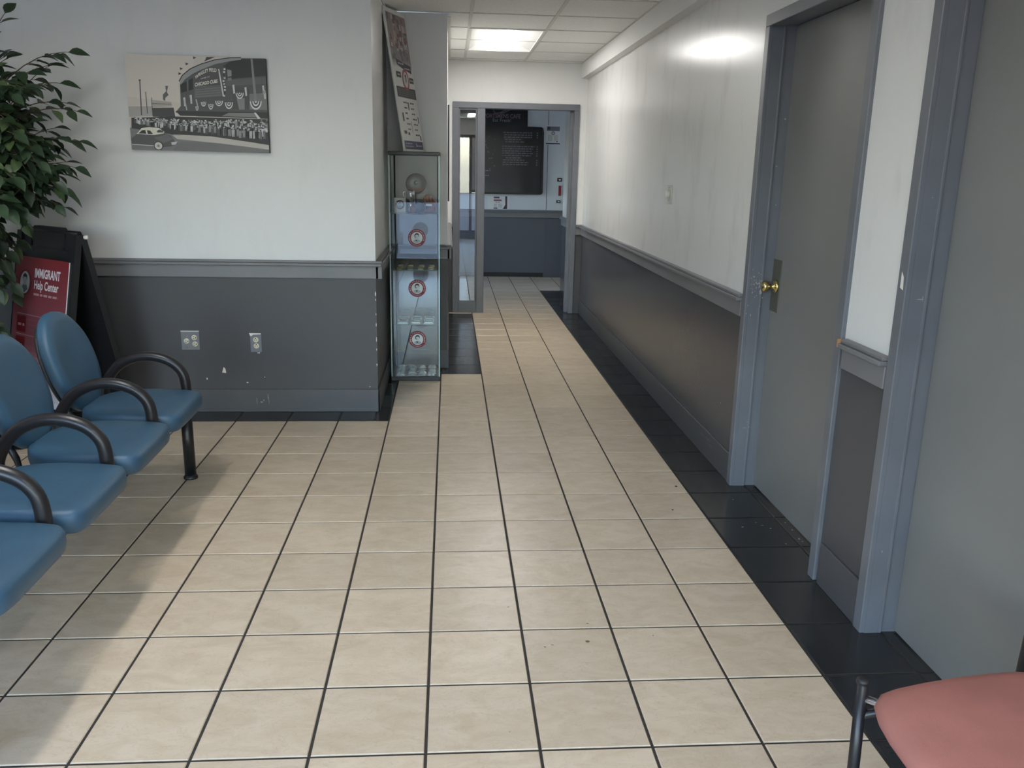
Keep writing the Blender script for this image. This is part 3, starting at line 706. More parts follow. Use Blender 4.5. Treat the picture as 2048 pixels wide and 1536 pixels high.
# marquee sign
kp([(985, 395), (1030, 330), (1110, 300), (1280, 300), (1335, 640), (975, 655)], 88, 6)
kp([(980, 500), (1302, 490), (1335, 625), (975, 650)], 106, 7)
pr.text('WRIGLEY FIELD', lambda x, y: K(990+265*x, 420-44*y-95*math.sin(min(x, .75)/.75*math.pi/2)+30*max(0, x-.75)), (232, 228, 218), 8, .02)
pr.text('HOME OF', lambda x, y: K(1060+110*x, 420-18*y-25*x), (200, 198, 190), 8, .01)
pr.text('CHICAGO CUBS', lambda x, y: K(985+282*x, 505-44*y-45*x), (236, 232, 222), 8, .03)
for k in range(4): pr.band([K(990, 545+28*k), K(1305, 520+30*k)], .004, (128, 128, 126), 8)
kp([(1275, 295), (1290, 295), (1345, 620), (1328, 625)], 215, 8)
for k in range(11): pr.ell(*K(1350+random.uniform(-12, 14), 260+36*k), .006, .005, (rng.choice([60, 200, 225]),)*3, 8, 8)
# bunting
def bunt(cx, cy, rx, ry):
    for f, g in ((1, 226), (.78, 60), (.6, 220), (.38, 90), (.2, 225)):
        kp([(cx+rx*f*math.cos(a), cy+ry*f*math.sin(a)) for a in [math.pi*k/12 for k in range(13)]], g, 9+int((1-f)*8))
for q in ((1090, 692, 32, 58), (1180, 720, 32, 68), (1283, 682, 48, 64), (1405, 700, 50, 84), (1010, 745, 20, 55), (1740, 690, 74, 105), (1540, 585, 50, 75)): bunt(*q)
for x, y in ((1460, 530), (1610, 560), (1830, 540), (850, 680), (930, 650), (1845, 600)): kp([(x-10, y-40), (x+14, y-46), (x+22, y+60), (x+2, y+66)], 218, 9)
for x, y in ((850, 680), (930, 650), (1005, 700), (870, 740)): kp([(x-14, y-36), (x+2, y-40), (x+20, y+50), (x+8, y+54)], 188, 10)
# crowd
kp([(200, 880), (760, 870), (1930, 915), (1930, 1235), (1180, 1120), (700, 1090), (200, 1010)], 66, 6)
for k in range(330):
    x = rng.uniform(230, 1880); f = (x-200)/1680
    base = 930+250*f**.7*rng.uniform(.45, 1); h = 62+75*f
    g = rng.choice([36, 44, 56, 70, 90, 120, 150, 190, 215]); wd = 11+9*f; L = 10+int(base/16) % 60
    l = 7+(base-900)/300*20
    kp([(x-wd, base-h*.72), (x+wd, base-h*.72), (x+wd*.8, base), (x+wd*.15, base), (x, base-h*.3), (x-wd*.2, base), (x-wd*.8, base)], g, l)
    hc = K(x, base-h*.84); pr.ell(hc[0], hc[1], .0042+.0012*f, .0056+.0014*f, (rng.choice([200, 180, 160, 120, 60]),)*3, l+.3, 8)
    if rng.random() < .6: pr.rect(hc[0]-.005, hc[1]+.002, hc[0]+.005, hc[1]+.006, (rng.choice([60, 90, 200, 225]),)*3, l+.5)
# car
kp([(198, 1140), (270, 1085), (600, 1075), (690, 1110), (745, 1190), (690, 1240), (590, 1250), (480, 1225), (210, 1205)], 92, 40)
kp([(270, 1080), (330, 1010), (420, 998), (540, 1010), (610, 1060), (600, 1078), (480, 1098)], (226, 222, 208), 41)
kp([(290, 1076), (335, 1036), (375, 1034), (388, 1082)], 60, 42); kp([(395, 1036), (435, 1042), (470, 1085), (405, 1084)], 60, 42); kp([(515, 1048), (545, 1030), (590, 1045), (600, 1066), (525, 1068)], 90, 42)
kp([(210, 1205), (480, 1225), (480, 1236), (210, 1215)], 200, 42)
w0 = K(535, 1232); pr.ell(*w0, .026, .024, (58, 58, 58), 43); pr.ell(*w0, .021, .020, (214, 212, 206), 44); pr.ell(*w0, .008, .008, (150, 150, 148), 45)
kp([(690, 1190), (770, 1180), (750, 1220), (700, 1222)], 205, 43); kp([(480, 1130), (640, 1090), (720, 1150), (600, 1200)], 112, 41)
pr.build('photo_print', pc)

# ------------------------------------------------------------------ outlets and switch
def receptacle(cx, cz, parent, sideways):
    o = MB().lathe([(.0165, 0), (.0165, -.003), (.015, -.0045), (0, -.0045)], (cx, LW-.006, cz), 16, 'y').build('receptacle', M_IVORY, parent)
    s = MB(); y0, y1 = LW-.0112, LW-.009
    if sideways:
        s.box((cx-.006, y0, cz+.005), (cx+.001, y1, cz+.008)); s.box((cx-.006, y0, cz-.008), (cx+.001, y1, cz-.005)); s.lathe([(.0036, 0), (.0036, .002)], (cx+.009, LW-.0112, cz), 8, 'y')
    else:
        s.box((cx-.008, y0, cz-.004), (cx-.005, y1, cz+.004)); s.box((cx+.005, y0, cz-.004), (cx+.008, y1, cz+.004)); s.lathe([(.0036, 0), (.0036, .002)], (cx, LW-.0112, cz+.009), 8, 'y')
    s.build('slots', M_HOLE, o)
e = thing('wall_outlet', (-1.512, LW, .45), 'two-gang painted outlet plate with three ivory sockets left of the other outlet', 'outlet')
MB().bbox((-1.567, LW-.006, .393), (-1.457, LW+.001, .508), .002).build('cover_plate', M_COVER, e)
receptacle(-1.535, .448, e, True); receptacle(-1.488, .470, e, True); receptacle(-1.486, .430, e, True)
for z in (.484, .474, .418, .408): MB().lathe([(.0035, 0), (.0035, -.0015), (0, -.002)], (-1.534, LW-.006, z), 8, 'y').build('screw', M_CHROME, e)
MB().box((-1.567, LW-.0075, .507), (-1.459, LW, .511)).build('bare_edge', M_CHIP, e)
e = thing('wall_outlet', (-1.12, LW, .44), 'single tilted outlet plate with two ivory sockets and chipped paint above', 'outlet')
MB().bbox((-1.155, LW-.006, .381), (-1.087, LW+.001, .493), .002).build('cover_plate', M_COVER, e)
receptacle(-1.121, .458, e, False); receptacle(-1.119, .420, e, False)
MB().lathe([(.003, 0), (.003, -.0015), (0, -.002)], (-1.12, LW-.006, .439), 8, 'y').build('screw', M_CHROME, e)
MB().add([(x, LW-.0066, z) for x, z in ((-1.160, .500), (-1.088, .499), (-1.090, .492), (-1.135, .490), (-1.146, .481), (-1.153, .482))], [(0, 1, 2, 3, 4, 5)]).build('paint_chip', M_CHIP, e)
MB().add([(x, LW-.0006, z) for x, z in ((-1.118, .377), (-1.10, .378), (-1.102, .372), (-1.116, .373))], [(0, 1, 2, 3)]).build('paint_chip', M_CHIP, e)
e = thing('light_switch', (RW, 3.50, 1.37), 'off-white wall switch plate with a rounded rotary knob on the right wall', 'switch')
MB().bbox((RW-.007, 3.455, 1.308), (RW+.001, 3.575, 1.428), .003).build('cover_plate', M_COVER if False else mat('plate_greyish', srgb(196, 196, 188), .4), e)
MB().lathe([(.026, 0), (.025, -.012), (.020, -.018), (0, -.019)], (RW-.007, 3.515, 1.368), 24, 'x').build('knob', M_WPLA, e)
for z in (1.330, 1.408): MB().lathe([(.0035, 0), (.0035, -.002), (0, -.002)], (RW-.007, 3.515, z), 8, 'x').build('screw', M_CHROME, e)

# ------------------------------------------------------------------ glass display case
CX0, CX1, CY0, CY1, CZ = -.356, -.004, 4.052, 4.445, 1.605
cab = thing('display_case', ((CX0+CX1)/2, (CY0+CY1)/2, 0), 'tall narrow glass display case with black top and base in the niche', 'display case')
MB().bbox((CX0, CY0, 0), (CX1, CY1, .030), .003).build('base', M_BLK, cab)
MB().bbox((CX0, CY0, CZ-.024), (CX1, CY1, CZ), .003).build('top', M_BLK, cab)
g = .004
dr = MB().box((CX0+.012, CY0+.002, .032), (CX1-.002, CY0+.002+g, CZ-.026)).build('glass_door', M_GLASSG, cab)
MB().box((CX0+.002, CY0+.008, .031), (CX0+.002+g, CY1-.004, CZ-.025)).build('side_glass', M_GLASSG, cab)
MB().box((CX1-.002-g, CY0+.008, .031), (CX1-.002, CY1-.004, CZ-.025)).build('side_glass', M_GLASSG, cab)
MB().box((CX0+.008, CY1-.008, .031), (CX1-.008, CY1-.004, CZ-.025)).build('back_glass', M_GLASSG, cab)
for x in (CX0+.004, CX1-.007): MB().box((x-.0025, CY0+.0075, .031), (x+.0045, CY0+.011, CZ-.025)).build('glass_edge', M_GEDGE, cab)
for x in (CX0+.02, CX1-.02): MB().tube([(x, CY1-.02, .03), (x, CY1-.02, CZ-.024)], .005, 8).build('rear_rod', M_BLK, cab)
SH = (.414, .800, 1.190)
for z in SH:
    o = MB().box((CX0+.010, CY0+.014, z-.005), (CX1-.010, CY1-.012, z)).build('glass_shelf', M_GLASSG, cab)
    MB().box((CX0+.010, CY0+.0125, z-.005), (CX1-.010, CY0+.0145, z)).build('shelf_edge', mat('shelf_edge_dark', srgb(60, 92, 90), .2), o)
    for x in (CX0+.02, CX1-.02): MB().lathe([(.009, -.008), (.009, -.005)], (x, CY1-.02, z), 10).build('shelf_clip', M_CHROME, o)
def logo(p, cu, cv, r, l=0, red=(128, 44, 58)):
    p.ell(cu, cv, r, r, red, l, 40); p.ell(cu, cv, r*.66, r*.66, (222, 228, 230), l+1, 36)
    for i, ch in enumerate('JONATHAN'):
        a = math.radians(200-i*17.5); s = r*.11; rr = r*.76
        ca, sa = math.cos(a), math.sin(a)
        p.text(ch, lambda x, y, ca=ca, sa=sa, s=s, rr=rr: (cu+ca*(rr+y*s*1.35)+sa*(x-.5)*s*1.5, cv+sa*(rr+y*s*1.35)-ca*(x-.5)*s*1.5), (232, 214, 218), l+1.5)
    for i in range(7):
        a = math.radians(58-i*13); p.ell(cu+r*.83*math.cos(a), cv+r*.83*math.sin(a), r*.06, r*.06, (226, 206, 210), l+1.5, 6)
    for i in range(14):
        a = math.radians(-60-i*9); p.ell(cu+r*.83*math.cos(a), cv+r*.83*math.sin(a), r*.042, r*.042, (216, 190, 196), l+1.5, 6)
    # portrait: shoulders, neck, face, hair
    p.poly([(cu+r*x, cv+r*y) for x, y in ((-.42, -.42), (-.36, -.26), (-.12, -.18), (.14, -.18), (.36, -.26), (.42, -.42), (.2, -.58), (-.2, -.58))], (168, 182, 188), l+2)
    p.poly([(cu+r*x, cv+r*y) for x, y in ((-.15, -.36), (.03, -.40), (.06, -.24), (-.12, -.20))], (60, 72, 80), l+2.2)
    p.ell(cu, cv+r*.08, r*.22, r*.31, (205, 214, 216), l+2.5, 18)
    p.poly([(cu+r*x, cv+r*y) for x, y in ((-.26, .08), (-.27, .34), (-.14, .50), (.06, .54), (.23, .44), (.27, .14), (.20, .16), (.17, .30), (.0, .36), (-.16, .30), (-.19, .08))], (44, 56, 62), l+3)
    p.poly([(cu+r*x, cv+r*y) for x, y in ((-.2, .12), (-.05, .10), (-.05, .04), (-.18, .02), (-.16, -.12), (-.22, -.02))], (110, 122, 130), l+3)
for z in (1.026, .674, .306):
    q = Print((-.165, CY0+.0018, z), (1, 0, 0), (0, 0, 1), (0, -1, 0)); logo(q, 0, 0, .061); tag(q.build('logo_sticker', dr), 'round red and white portrait logo sticker')
# things on the top shelf
zs = SH[2]+.0003
t = thing('award_plate', (-.177, 4.27, zs), 'round dark plate on a stand, topmost thing in the display case', 'plate')
MB().lathe([(.0, -.004), (.030, -.006), (.060, -.003), (.070, .004), (.072, .008), (.068, .009), (.056, .002), (.0, .001)], (-.177, 4.27, 1.388), 36, 'y').build('plate', mat('dark_pewter', srgb(70, 66, 62), .25, spec=.6), t)
MB().lathe([(.0, -.010), (.012, -.009), (.016, -.004), (.0, .0)], (-.177, 4.27, 1.396), 18, 'y').build('boss', M_CHROME, t)
MB().prism([(-.06, -.035), (.06, -.035), (.05, -.052), (.02, -.064), (-.02, -.064), (-.05, -.052)], lambda u, v, d: (-.177+u, 4.2665+d-.004, 1.395+v), -.0042, -.003).build('inlay', M_LEATH, t)
MB().tube([(-.177, 4.285, zs+.004), (-.177, 4.285, 1.33), (-.177, 4.280, 1.36)], .005, 10).build('stand_post', M_BLK, t)
MB().lathe([(.035, 0), (.035, .006), (.01, .010)], (-.177, 4.285, zs), 20).build('stand_base', M_BLK, t)
t = thing('silver_cup', (-.215, 4.22, zs), 'small silver cup with a handle on the top shelf of the display case', 'cup')
MB().lathe([(.026, 0), (.027, .006), (.012, .018), (.009, .062), (.014, .085), (.026, .10), (.030, .125), (.031, .155), (.028, .155), (.026, .12), (.0, .104)], (-.212, 4.22, zs), 24).build('bowl', M_CHROME, t)
MB().tube(crom([(-.242, 4.22, zs+.145), (-.262, 4.22, zs+.14), (-.262, 4.22, zs+.115), (-.240, 4.22, zs+.108)], 4), .0035, 8).build('handle', M_CHROME, t)
t = thing('logo_card', (-.285, 4.17, zs), 'small white card with the round portrait logo on the top shelf', 'card')
MB().prism([(-.04, 0), (.04, 0), (.04, .102), (-.04, .102)], lambda u, v, d: (-.285+u, 4.17+d+v*.08, zs+v), 0, .003).build('card', M_FOAM, t)
MB().prism([(-.01, 0), (.01, 0), (.01, .08), (-.01, .08)], lambda u, v, d: (-.285+u, 4.215-v*.45+d, zs+v), 0, .002).build('strut', M_FOAM, t)
q = Print((-.285, 4.17, zs), (1, 0, 0), (0, .08, 1), (0, -1, 0)); logo(q, 0, .055, .032, 0, (96, 40, 62)); q.build('card_print', t)
t = thing('leather_glove', (-.085, 4.22, zs), 'brown leather ball glove standing on the right of the top shelf', 'glove')
gl = [(-.030, 0), (.045, 0), (.052, .02), (.050, .045), (.044, .075), (.030, .105), (.008, .122), (-.018, .124), (-.036, .112), (-.042, .09), (-.034, .066), (-.022, .05), (-.020, .03)]
MB().pad(gl, [(.008, .02), (.002, .012), (0, .0), (.002, -.012), (.008, -.020)], lambda u, v, d: (-.085+u, 4.22+d+v*.15, zs+v), .004).build('palm', M_LEATH, t)
MB().bbox((-.105, 4.200, zs+.048), (-.062, 4.206, zs+.062), .001).build('label_tab', M_WPLA, t)
for k in range(3): MB().tube([(-.118+.022*k, 4.215, zs+.118-.004*k), (-.108+.020*k, 4.205, zs+.075)], .003, 6).build('lace', M_BARE, t)
t = thing('oval_medal', (-.196, 4.12, zs), 'small brown oval plaque at the front of the top shelf', 'plaque')
MB().lathe([(0, -.004), (.018, -.004), (.024, 0), (.024, .004), (0, .005)], (-.196, 4.12, zs+.0245), 20, 'y').build('face', M_WOOD, t)
for xa, xb in ((-.222, -.218), (-.17, -.174)): MB().tube([(xa, 4.122, zs+.004), (xb, 4.118, zs+.04)], .002, 6).build('stand_wire', M_CHROME, t)
t = thing('round_medal', (-.146, 4.15, zs), 'round brown medallion with a dark rim leaning on the glove', 'medal')
MB().lathe([(0, -.005), (.030, -.005), (.033, -.002), (.033, .004), (0, .004)], (-.147, 4.15, zs+.0335), 24, 'y').build('face', M_WOOD, t)
MB().lathe([(.0325, -.006), (.036, -.004), (.036, .004), (.0325, .005)], (-.147, 4.15, zs+.0362), 24, 'y').build('rim', M_BLK, t)
# flat pieces on the lower shelves
rng = random.Random(11)
def packet(x, y, z, sx, sy, h, a, m, name, label, cat, grp):
    bm = MB(); n = 5; vs = []; ca, sa = math.cos(a), math.sin(a)
    for j in range(n):
        for i in range(n):
            u, v = (i/(n-1)-.5), (j/(n-1)-.5); hh = h*(1-(2*u)**4)*(1-(2*v)**4)*rng.uniform(.55, 1.15)+.0012
            vs.append((x+ca*u*sx-sa*v*sy, y+sa*u*sx+ca*v*sy, z+hh))
    k = len(vs); vs += [(p[0], p[1], z) for p in vs]
    fs = [(j*n+i, j*n+i+1, (j+1)*n+i+1, (j+1)*n+i) for j in range(n-1) for i in range(n-1)]
    fs += [tuple(k+q for q in reversed(f)) for f in fs]
    bd = [i for i in range(n)]+[j*n+n-1 for j in range(1, n)]+[(n-1)*n+i for i in range(n-2, -1, -1)]+[j*n for j in range(n-2, 0, -1)]
    fs += [(bd[i], k+bd[i], k+bd[(i+1) % len(bd)], bd[(i+1) % len(bd)]) for i in range(len(bd))]
    o = bm.add(vs, fs, False).build(name, m, None, (x, y, z)); return tag(o, label, cat, grp)
ROW = ['front', 'second', 'third', 'fourth', 'fifth', 'rear']; COLM = ['leftmost', 'second from the left', 'third from the left', 'rightmost']
cells = [(CX0+.065+.075*i, CY0+.055+.058*j, 'crinkled silver packet on the case floor, %s row, %s' % (ROW[j], COLM[i])) for j in range(6) for i in range(4)]
for x, y, lab in cells:
    packet(x+rng.uniform(-.008, .008), y+rng.uniform(-.006, .006), .0305, rng.uniform(.050, .064), rng.uniform(.030, .042), rng.uniform(.008, .016), rng.uniform(-.4, .4), M_FOIL, 'foil_packet', lab, 'packet', 'packets on the case floor')
M_GOLD = mat('dull_gold', srgb(206, 200, 160), .25, metal=.35)
for j in range(5):
    for i in range(4):
        x, y = CX0+.065+.073*i+rng.uniform(-.006, .006), CY0+.055+.070*j
        t = thing('pin_medal', (x, y, SH[1]), 'small metal pin on the middle glass shelf, %s row, %s' % ((ROW[:4]+ROW[5:])[j], COLM[i]), 'pin', 'pins on the middle shelf')
        MB().lathe([(.020, 0), (.021, .003), (.018, .005), (.012, .0045), (.0, .006)], (x, y, SH[1]+.0002), 16).build('disc', rng.choice([M_GOLD, M_WPLA, M_FOIL]), t)
        MB().bbox((x-.010, y+.019, SH[1]+.0002), (x+.010, y+.033, SH[1]+.004), .001).build('bar', rng.choice([M_GOLD, M_WPLA]), t)
for j in range(4):
    for i in range(3):
        x, y = CX0+.085+.092*i, CY0+.065+.080*j
        t = thing('acrylic_case', (x, y, SH[0]), 'flat clear case on the lower glass shelf, %s row, %s' % (['front', 'second', 'third', 'rear'][j], ['left', 'middle', 'right'][i]), 'case', 'flat cases on the lower shelf')
        MB().bbox((x-.036, y-.028, SH[0]+.0002), (x+.036, y+.028, SH[0]+.006), .0015).build('tray', M_WPLA if (i+j) % 2 else M_FOIL, t)
        MB().bbox((x-.030, y-.022, SH[0]+.006), (x+.030, y+.022, SH[0]+.012), .001).build('lid', M_FOIL if (i+j) % 2 else M_GEDGE, t)

# ------------------------------------------------------------------ tall sign board on the case
A = Vector((-.243, 4.075, CZ+.003)); B = Vector((-.118, 4.425, CZ+.003)); Ct = Vector((-.379, 4.110, 2.530))
ebu = (B-A); BWd = ebu.length; ebu.normalize(); ebv = Ct-A; ebv -= ebu*ebv.dot(ebu)*.0; BH = ebv.length; ebv.normalize()
nb = ebu.cross(ebv).normalized(); nb = nb if nb.dot(Vector((.06, -1.94, 1.5))-A) > 0 else -nb
sg = thing('sign_board', tuple(A), 'tall white foam sign board with a photo collage, leaning on top of the glass case', 'sign')
MB().prism([(0, 0), (BWd, 0), (BWd, BH), (0, BH)], lambda u, v, d: A+ebu*u+ebv*v+nb*d, -.009, 0).build('board', M_FOAM, sg)
p = Print(A, ebu, ebv, nb); U = lambda x: x*BWd; V = lambda y: y*BH
p.rect(U(.06), V(.64), U(.96), V(.97), (150, 142, 142), 0)
rg = random.Random(5)
for k in range(60):
    x, y = rg.uniform(.08, .84), rg.uniform(.70, .93); w_, h_ = rg.uniform(.04, .14), rg.uniform(.012, .05); g0 = rg.choice([(170, 140, 138), (132, 100, 98), (182, 162, 158), (112, 106, 108), (196, 186, 184), (148, 116, 112)])
    p.rect(U(x), V(y), U(x+w_), V(y+h_), g0, 1+k*.05)
for k in range(24):
    x = rg.uniform(.06, .85); y = .64+rg.uniform(0, .05); p.rect(U(x), V(y), U(x+rg.uniform(.05, .1)), V(y+rg.uniform(.02, .05)), (rg.choice([120, 138, 150, 160]),)*3, 4+k*.05)
for k in range(8): p.rect(U(.06), V(.60+.006*k), U(.96), V(.606+.006*k), tuple(int(a+(b-a)*(1-k/8)) for a, b in zip((150, 146, 148), (212, 212, 210))), 6)
p.poly([(U(x), V(y)) for x, y in ((.22, .655), (.52, .640), (.90, .625), (.90, .570), (.72, .580), (.40, .600), (.24, .615))], (84, 78, 86), 8)
p.dashes(U(.30), U(.56), V(.622), V(.010), (200, 196, 198), 9, rg); p.dashes(U(.58), U(.86), V(.594), V(.010), (196, 192, 196), 9, rg)
p.ell(U(.56), V(.517), U(.155), V(.076), (168, 92, 92), 9, 32); p.ell(U(.56), V(.517), U(.11), V(.056), (206, 204, 200), 10, 32)
p.ell(U(.56), V(.52), U(.035), V(.024), (140, 136, 136), 11, 16); p.ell(U(.56), V(.545), U(.03), V(.010), (40, 40, 44), 12, 14)
p.rect(U(.16), V(.525), U(.36), V(.565), (78, 82, 80), 9); p.rect(U(.19), V(.540), U(.33), V(.550), (176, 178, 174), 10)
p.rect(U(.74), V(.500), U(.94), V(.540), (78, 82, 80), 9); p.rect(U(.77), V(.514), U(.91), V(.524), (176, 178, 174), 10)
p.rect(U(.06), V(.385), U(.96), V(.460), (92, 92, 92), 7)
for k in range(4): p.dashes(U(.12), U(.88), V(.398+.014*k), V(.005), (128, 126, 124), 8, rg)
for c0_, c1_, n_ in ((.28, .46, 6), (.60, .82, 7)):
    for k in range(n_):
        v_ = .345-.038*k; p.dashes(U(c0_+.01*k), U(min(c1_, c0_+rg.uniform(.10, .2))+.01*k), V(v_), V(.011), (96, 94, 92), 8, rg)
for x, y, w_, h_ in ((.48, .30, .05, .055), (.14, .215, .07, .06), (.88, .21, .04, .05), (.12, .125, .12, .022), (.30, .118, .08, .02), (.86, .085, .06, .035), (.52, .13, .018, .09)): p.rect(U(x), V(y), U(x+w_), V(y+h_), (104, 98, 98), 8)
p.rect(U(.05), V(.016), U(.95), V(.075), (74, 72, 104), 8)
p.dashes(U(.10), U(.42), V(.052), V(.008), (176, 176, 192), 9, rg); p.dashes(U(.10), U(.46), V(.032), V(.008), (170, 170, 186), 9, rg); p.dashes(U(.62), U(.88), V(.038), V(.009), (184, 184, 196), 9, rg); p.rect(U(.60), V(.036), U(.63), V(.062), (184, 184, 196), 9)
p.build('sign_print', sg)

# framed picture on the left corridor wall, seen edge on
t = thing('framed_picture', (.046, 6.0, 1.62), 'framed picture on the left corridor wall seen edge on', 'picture')
MB().bbox((.046, 5.75, 1.215), (.060, 6.25, 2.03), .003).build('frame', M_BPLA, t)
q = Print((.060, 5.77, 1.235), (0, 1, 0), (0, 0, 1), (1, 0, 0)); q.rect(0, 0, .46, .775, (120, 112, 84)); q.rect(.02, .35, .44, .75, (176, 168, 120), 1); q.build('picture_print', t)

# ------------------------------------------------------------------ A-frame sign
e1 = Vector((-.779, .628, 0)); nf = Vector((-.628, -.779, 0))
Rr = Vector((-1.887, 2.758, 0))
af = thing('sandwich_board', tuple(Rr+e1*.31), 'black plastic A-frame sign holding a red poster, behind the blue seats', 'sign')
WID = .62; HT = 1.135; spread = .215
def fp(sgn):
    lean = Vector((0, 0, 1))*HT-nf*sgn*spread; lean.normalize()
    def f(u, v, d):      # u along width from right edge, v up from floor, d outwards
        return Rr+nf*sgn*spread*(1-v/HT)+e1*u+Vector((0, 0, v))+nf*sgn*d
    return f
ff = fp(1); fbk = fp(-1)
def panel(f, name):
    o = MB().prism([(0, .0), (.06, 0), (.06, .10), (WID-.06, .10), (WID-.06, 0), (WID, 0), (WID, HT-.02), (WID-.02, HT), (WID-.13, HT), (WID-.13, HT-.10), (WID-.15, HT-.10), (WID-.15, HT+.0), (WID-.17, HT+.012), (.17, HT+.012), (.15, HT), (.15, HT-.10), (.13, HT-.10), (.13, HT), (.02, HT), (0, HT-.02)], f, -.012, .006).build(name, M_BPLA, af)
    MB().prism([(0, 0), (.05, 0), (.05, HT-.02), (0, HT-.02)], f, .006, .022).build('side_rail', M_BPLA, o)
    MB().prism([(WID-.05, 0), (WID, 0), (WID, HT-.02), (WID-.05, HT-.02)], f, .006, .022).build('side_rail', M_BPLA, o)
    MB().prism([(.05, .995), (WID-.05, .995), (WID-.05, 1.03), (.05, 1.03)], f, .006, .022).build('top_rail', M_BPLA, o)
    MB().prism([(.05, .12), (WID-.05, .12), (WID-.05, .15), (.05, .15)], f, .006, .022).build('bottom_rail', M_BPLA, o)
    return o
fpn = panel(ff, 'front_panel'); panel(fbk, 'rear_panel')
MB().tube([Rr+e1*.02+Vector((0, 0, HT-.012))-nf*.0, Rr+e1*(WID-.02)+Vector((0, 0, HT-.012))], .012, 10).build('hinge', M_BPLA, af)
MB().lathe([(.011, -.012), (.011, .006), (0, .009)], Rr-nf*.022+Vector((.006, 0, HT-.030)), 10, 'x').build('hinge_cap', M_WPLA, af)
po_ = MB().prism([(.038, .19), (.595, .19), (.595, .972), (.038, .972)], ff, .022, .027).build('poster', M_FOAM, af)
O = ff(.595, .19, .0272); evp = (ff(.595, .9, .0272)-ff(.595, .19, .0272)).normalized()
q = Print(O, -e1, evp, nf)
L_ = .557; Hh = .80
c_a, c_b, c_c = (132, 44, 50), (138, 88, 98), (196, 196, 204)  # printed gradient with the poster's reflected glare painted into its colours
for k in range(26):
    f = k/25; col = tuple(int(c_a[i]+(c_b[i]-c_a[i])*min(1, f/.62)) for i in range(3)) if f < .62 else tuple(int(c_b[i]+(c_c[i]-c_b[i])*(f-.62)/.38) for i in range(3))
    q.rect(0, Hh*(1-(k+1)/26), L_, Hh*(1-k/26), col, 0)
q.ell(.115, .655, .072, .072, (110, 40, 56), 1, 36); q.ell(.112, .655, .052, .062, (190, 196, 204), 2, 36)
q.poly([(.112+.05*x, .655+.06*y) for x, y in ((-.7, -.6), (-.4, -.2), (.4, -.2), (.7, -.6), (0, -.95))], (96, 104, 118), 3)
q.ell(.112, .668, .020, .030, (160, 168, 178), 4, 18); q.poly([(.112+.024*x, .668+.034*y) for x, y in ((-1, -.1), (-.9, .8), (0, 1.15), (.9, .8), (1, -.1), (.6, .5), (-.6, .5))], (40, 44, 60), 5)
q.trect('IMMIGRANT', .215, .690, .480, .742, (232, 226, 228), 3, .03)
q.trect('Help Center', .215, .612, .470, .676, (232, 226, 228), 3, .025)
q.dashes(.215, .470, .592, .012, (190, 150, 158), 3, rg)
for k in range(3):
    v_ = .42-.115*k; q.rect(.055, v_-.045, .155, v_+.045, (122, 28, 38), 3); q.dashes(.07, .14, v_-.01, .014, (190, 150, 158), 4, rg)
    q.rect(.055, v_+.055, .40, v_+.060, (176, 130, 140), 3)
    for j in range(3): q.dashes(.185, .47, v_+.03-.028*j, .006, (150, 84, 94), 3, rg)
q.build('poster_print', po_)

# ------------------------------------------------------------------ artificial ficus
PB = Vector((-2.36, 2.60, 0))
fic = thing('ficus_tree', tuple(PB), 'artificial ficus tree with dense dark green leaves at the left edge', 'plant')
MB().lathe([(.13, 0), (.17, .02), (.19, .24), (.20, .26), (.18, .26), (.17, .22), (0, .215)], PB, 24).build('pot', M_POT, fic)
rp_ = random.Random(21)
trunks = []
for k in range(3):
    a = k*2.1; pts = [PB+Vector((.03*math.cos(a+h*3.2), .03*math.sin(a+h*3.2), .2+h*1.5)) for h in [i/12 for i in range(13)]]
    trunks.append(pts)
tr = MB()
for pts in trunks: tr.tube(pts, [.017-.008*i/12 for i in range(13)], 8)
tr.build('trunk', M_BARK, fic)
def leaf_mesh(L, W, bend, m):
    vs = []; n = 5
    for i in range(n+1):
        t = i/n; wd = W*math.sin(math.pi*min(1, t*1.02)**.80)*(1 if t < .97 else .2); y = L*t; z = -bend*t*t
        vs += [(-wd/2, y, z+wd*.22), (0, y, z), (wd/2, y, z+wd*.22)]
    fs = []
    for i in range(n):
        a = i*3; fs += [(a, a+1, a+4, a+3), (a+1, a+2, a+5, a+4)]
    me = bpy.data.meshes.new('leaf'); me.from_pydata(vs, [], fs); me.materials.append(m)
    me.polygons.foreach_set('use_smooth', [True]*len(fs)); return me
LM = [leaf_mesh(.100, .056, .012, M_LEAF), leaf_mesh(.088, .052, .02, M_LEAF), leaf_mesh(.080, .046, .008, M_LEAF), leaf_mesh(.086, .050, .014, M_LEAF2)]
twigs = MB(); leaves = []
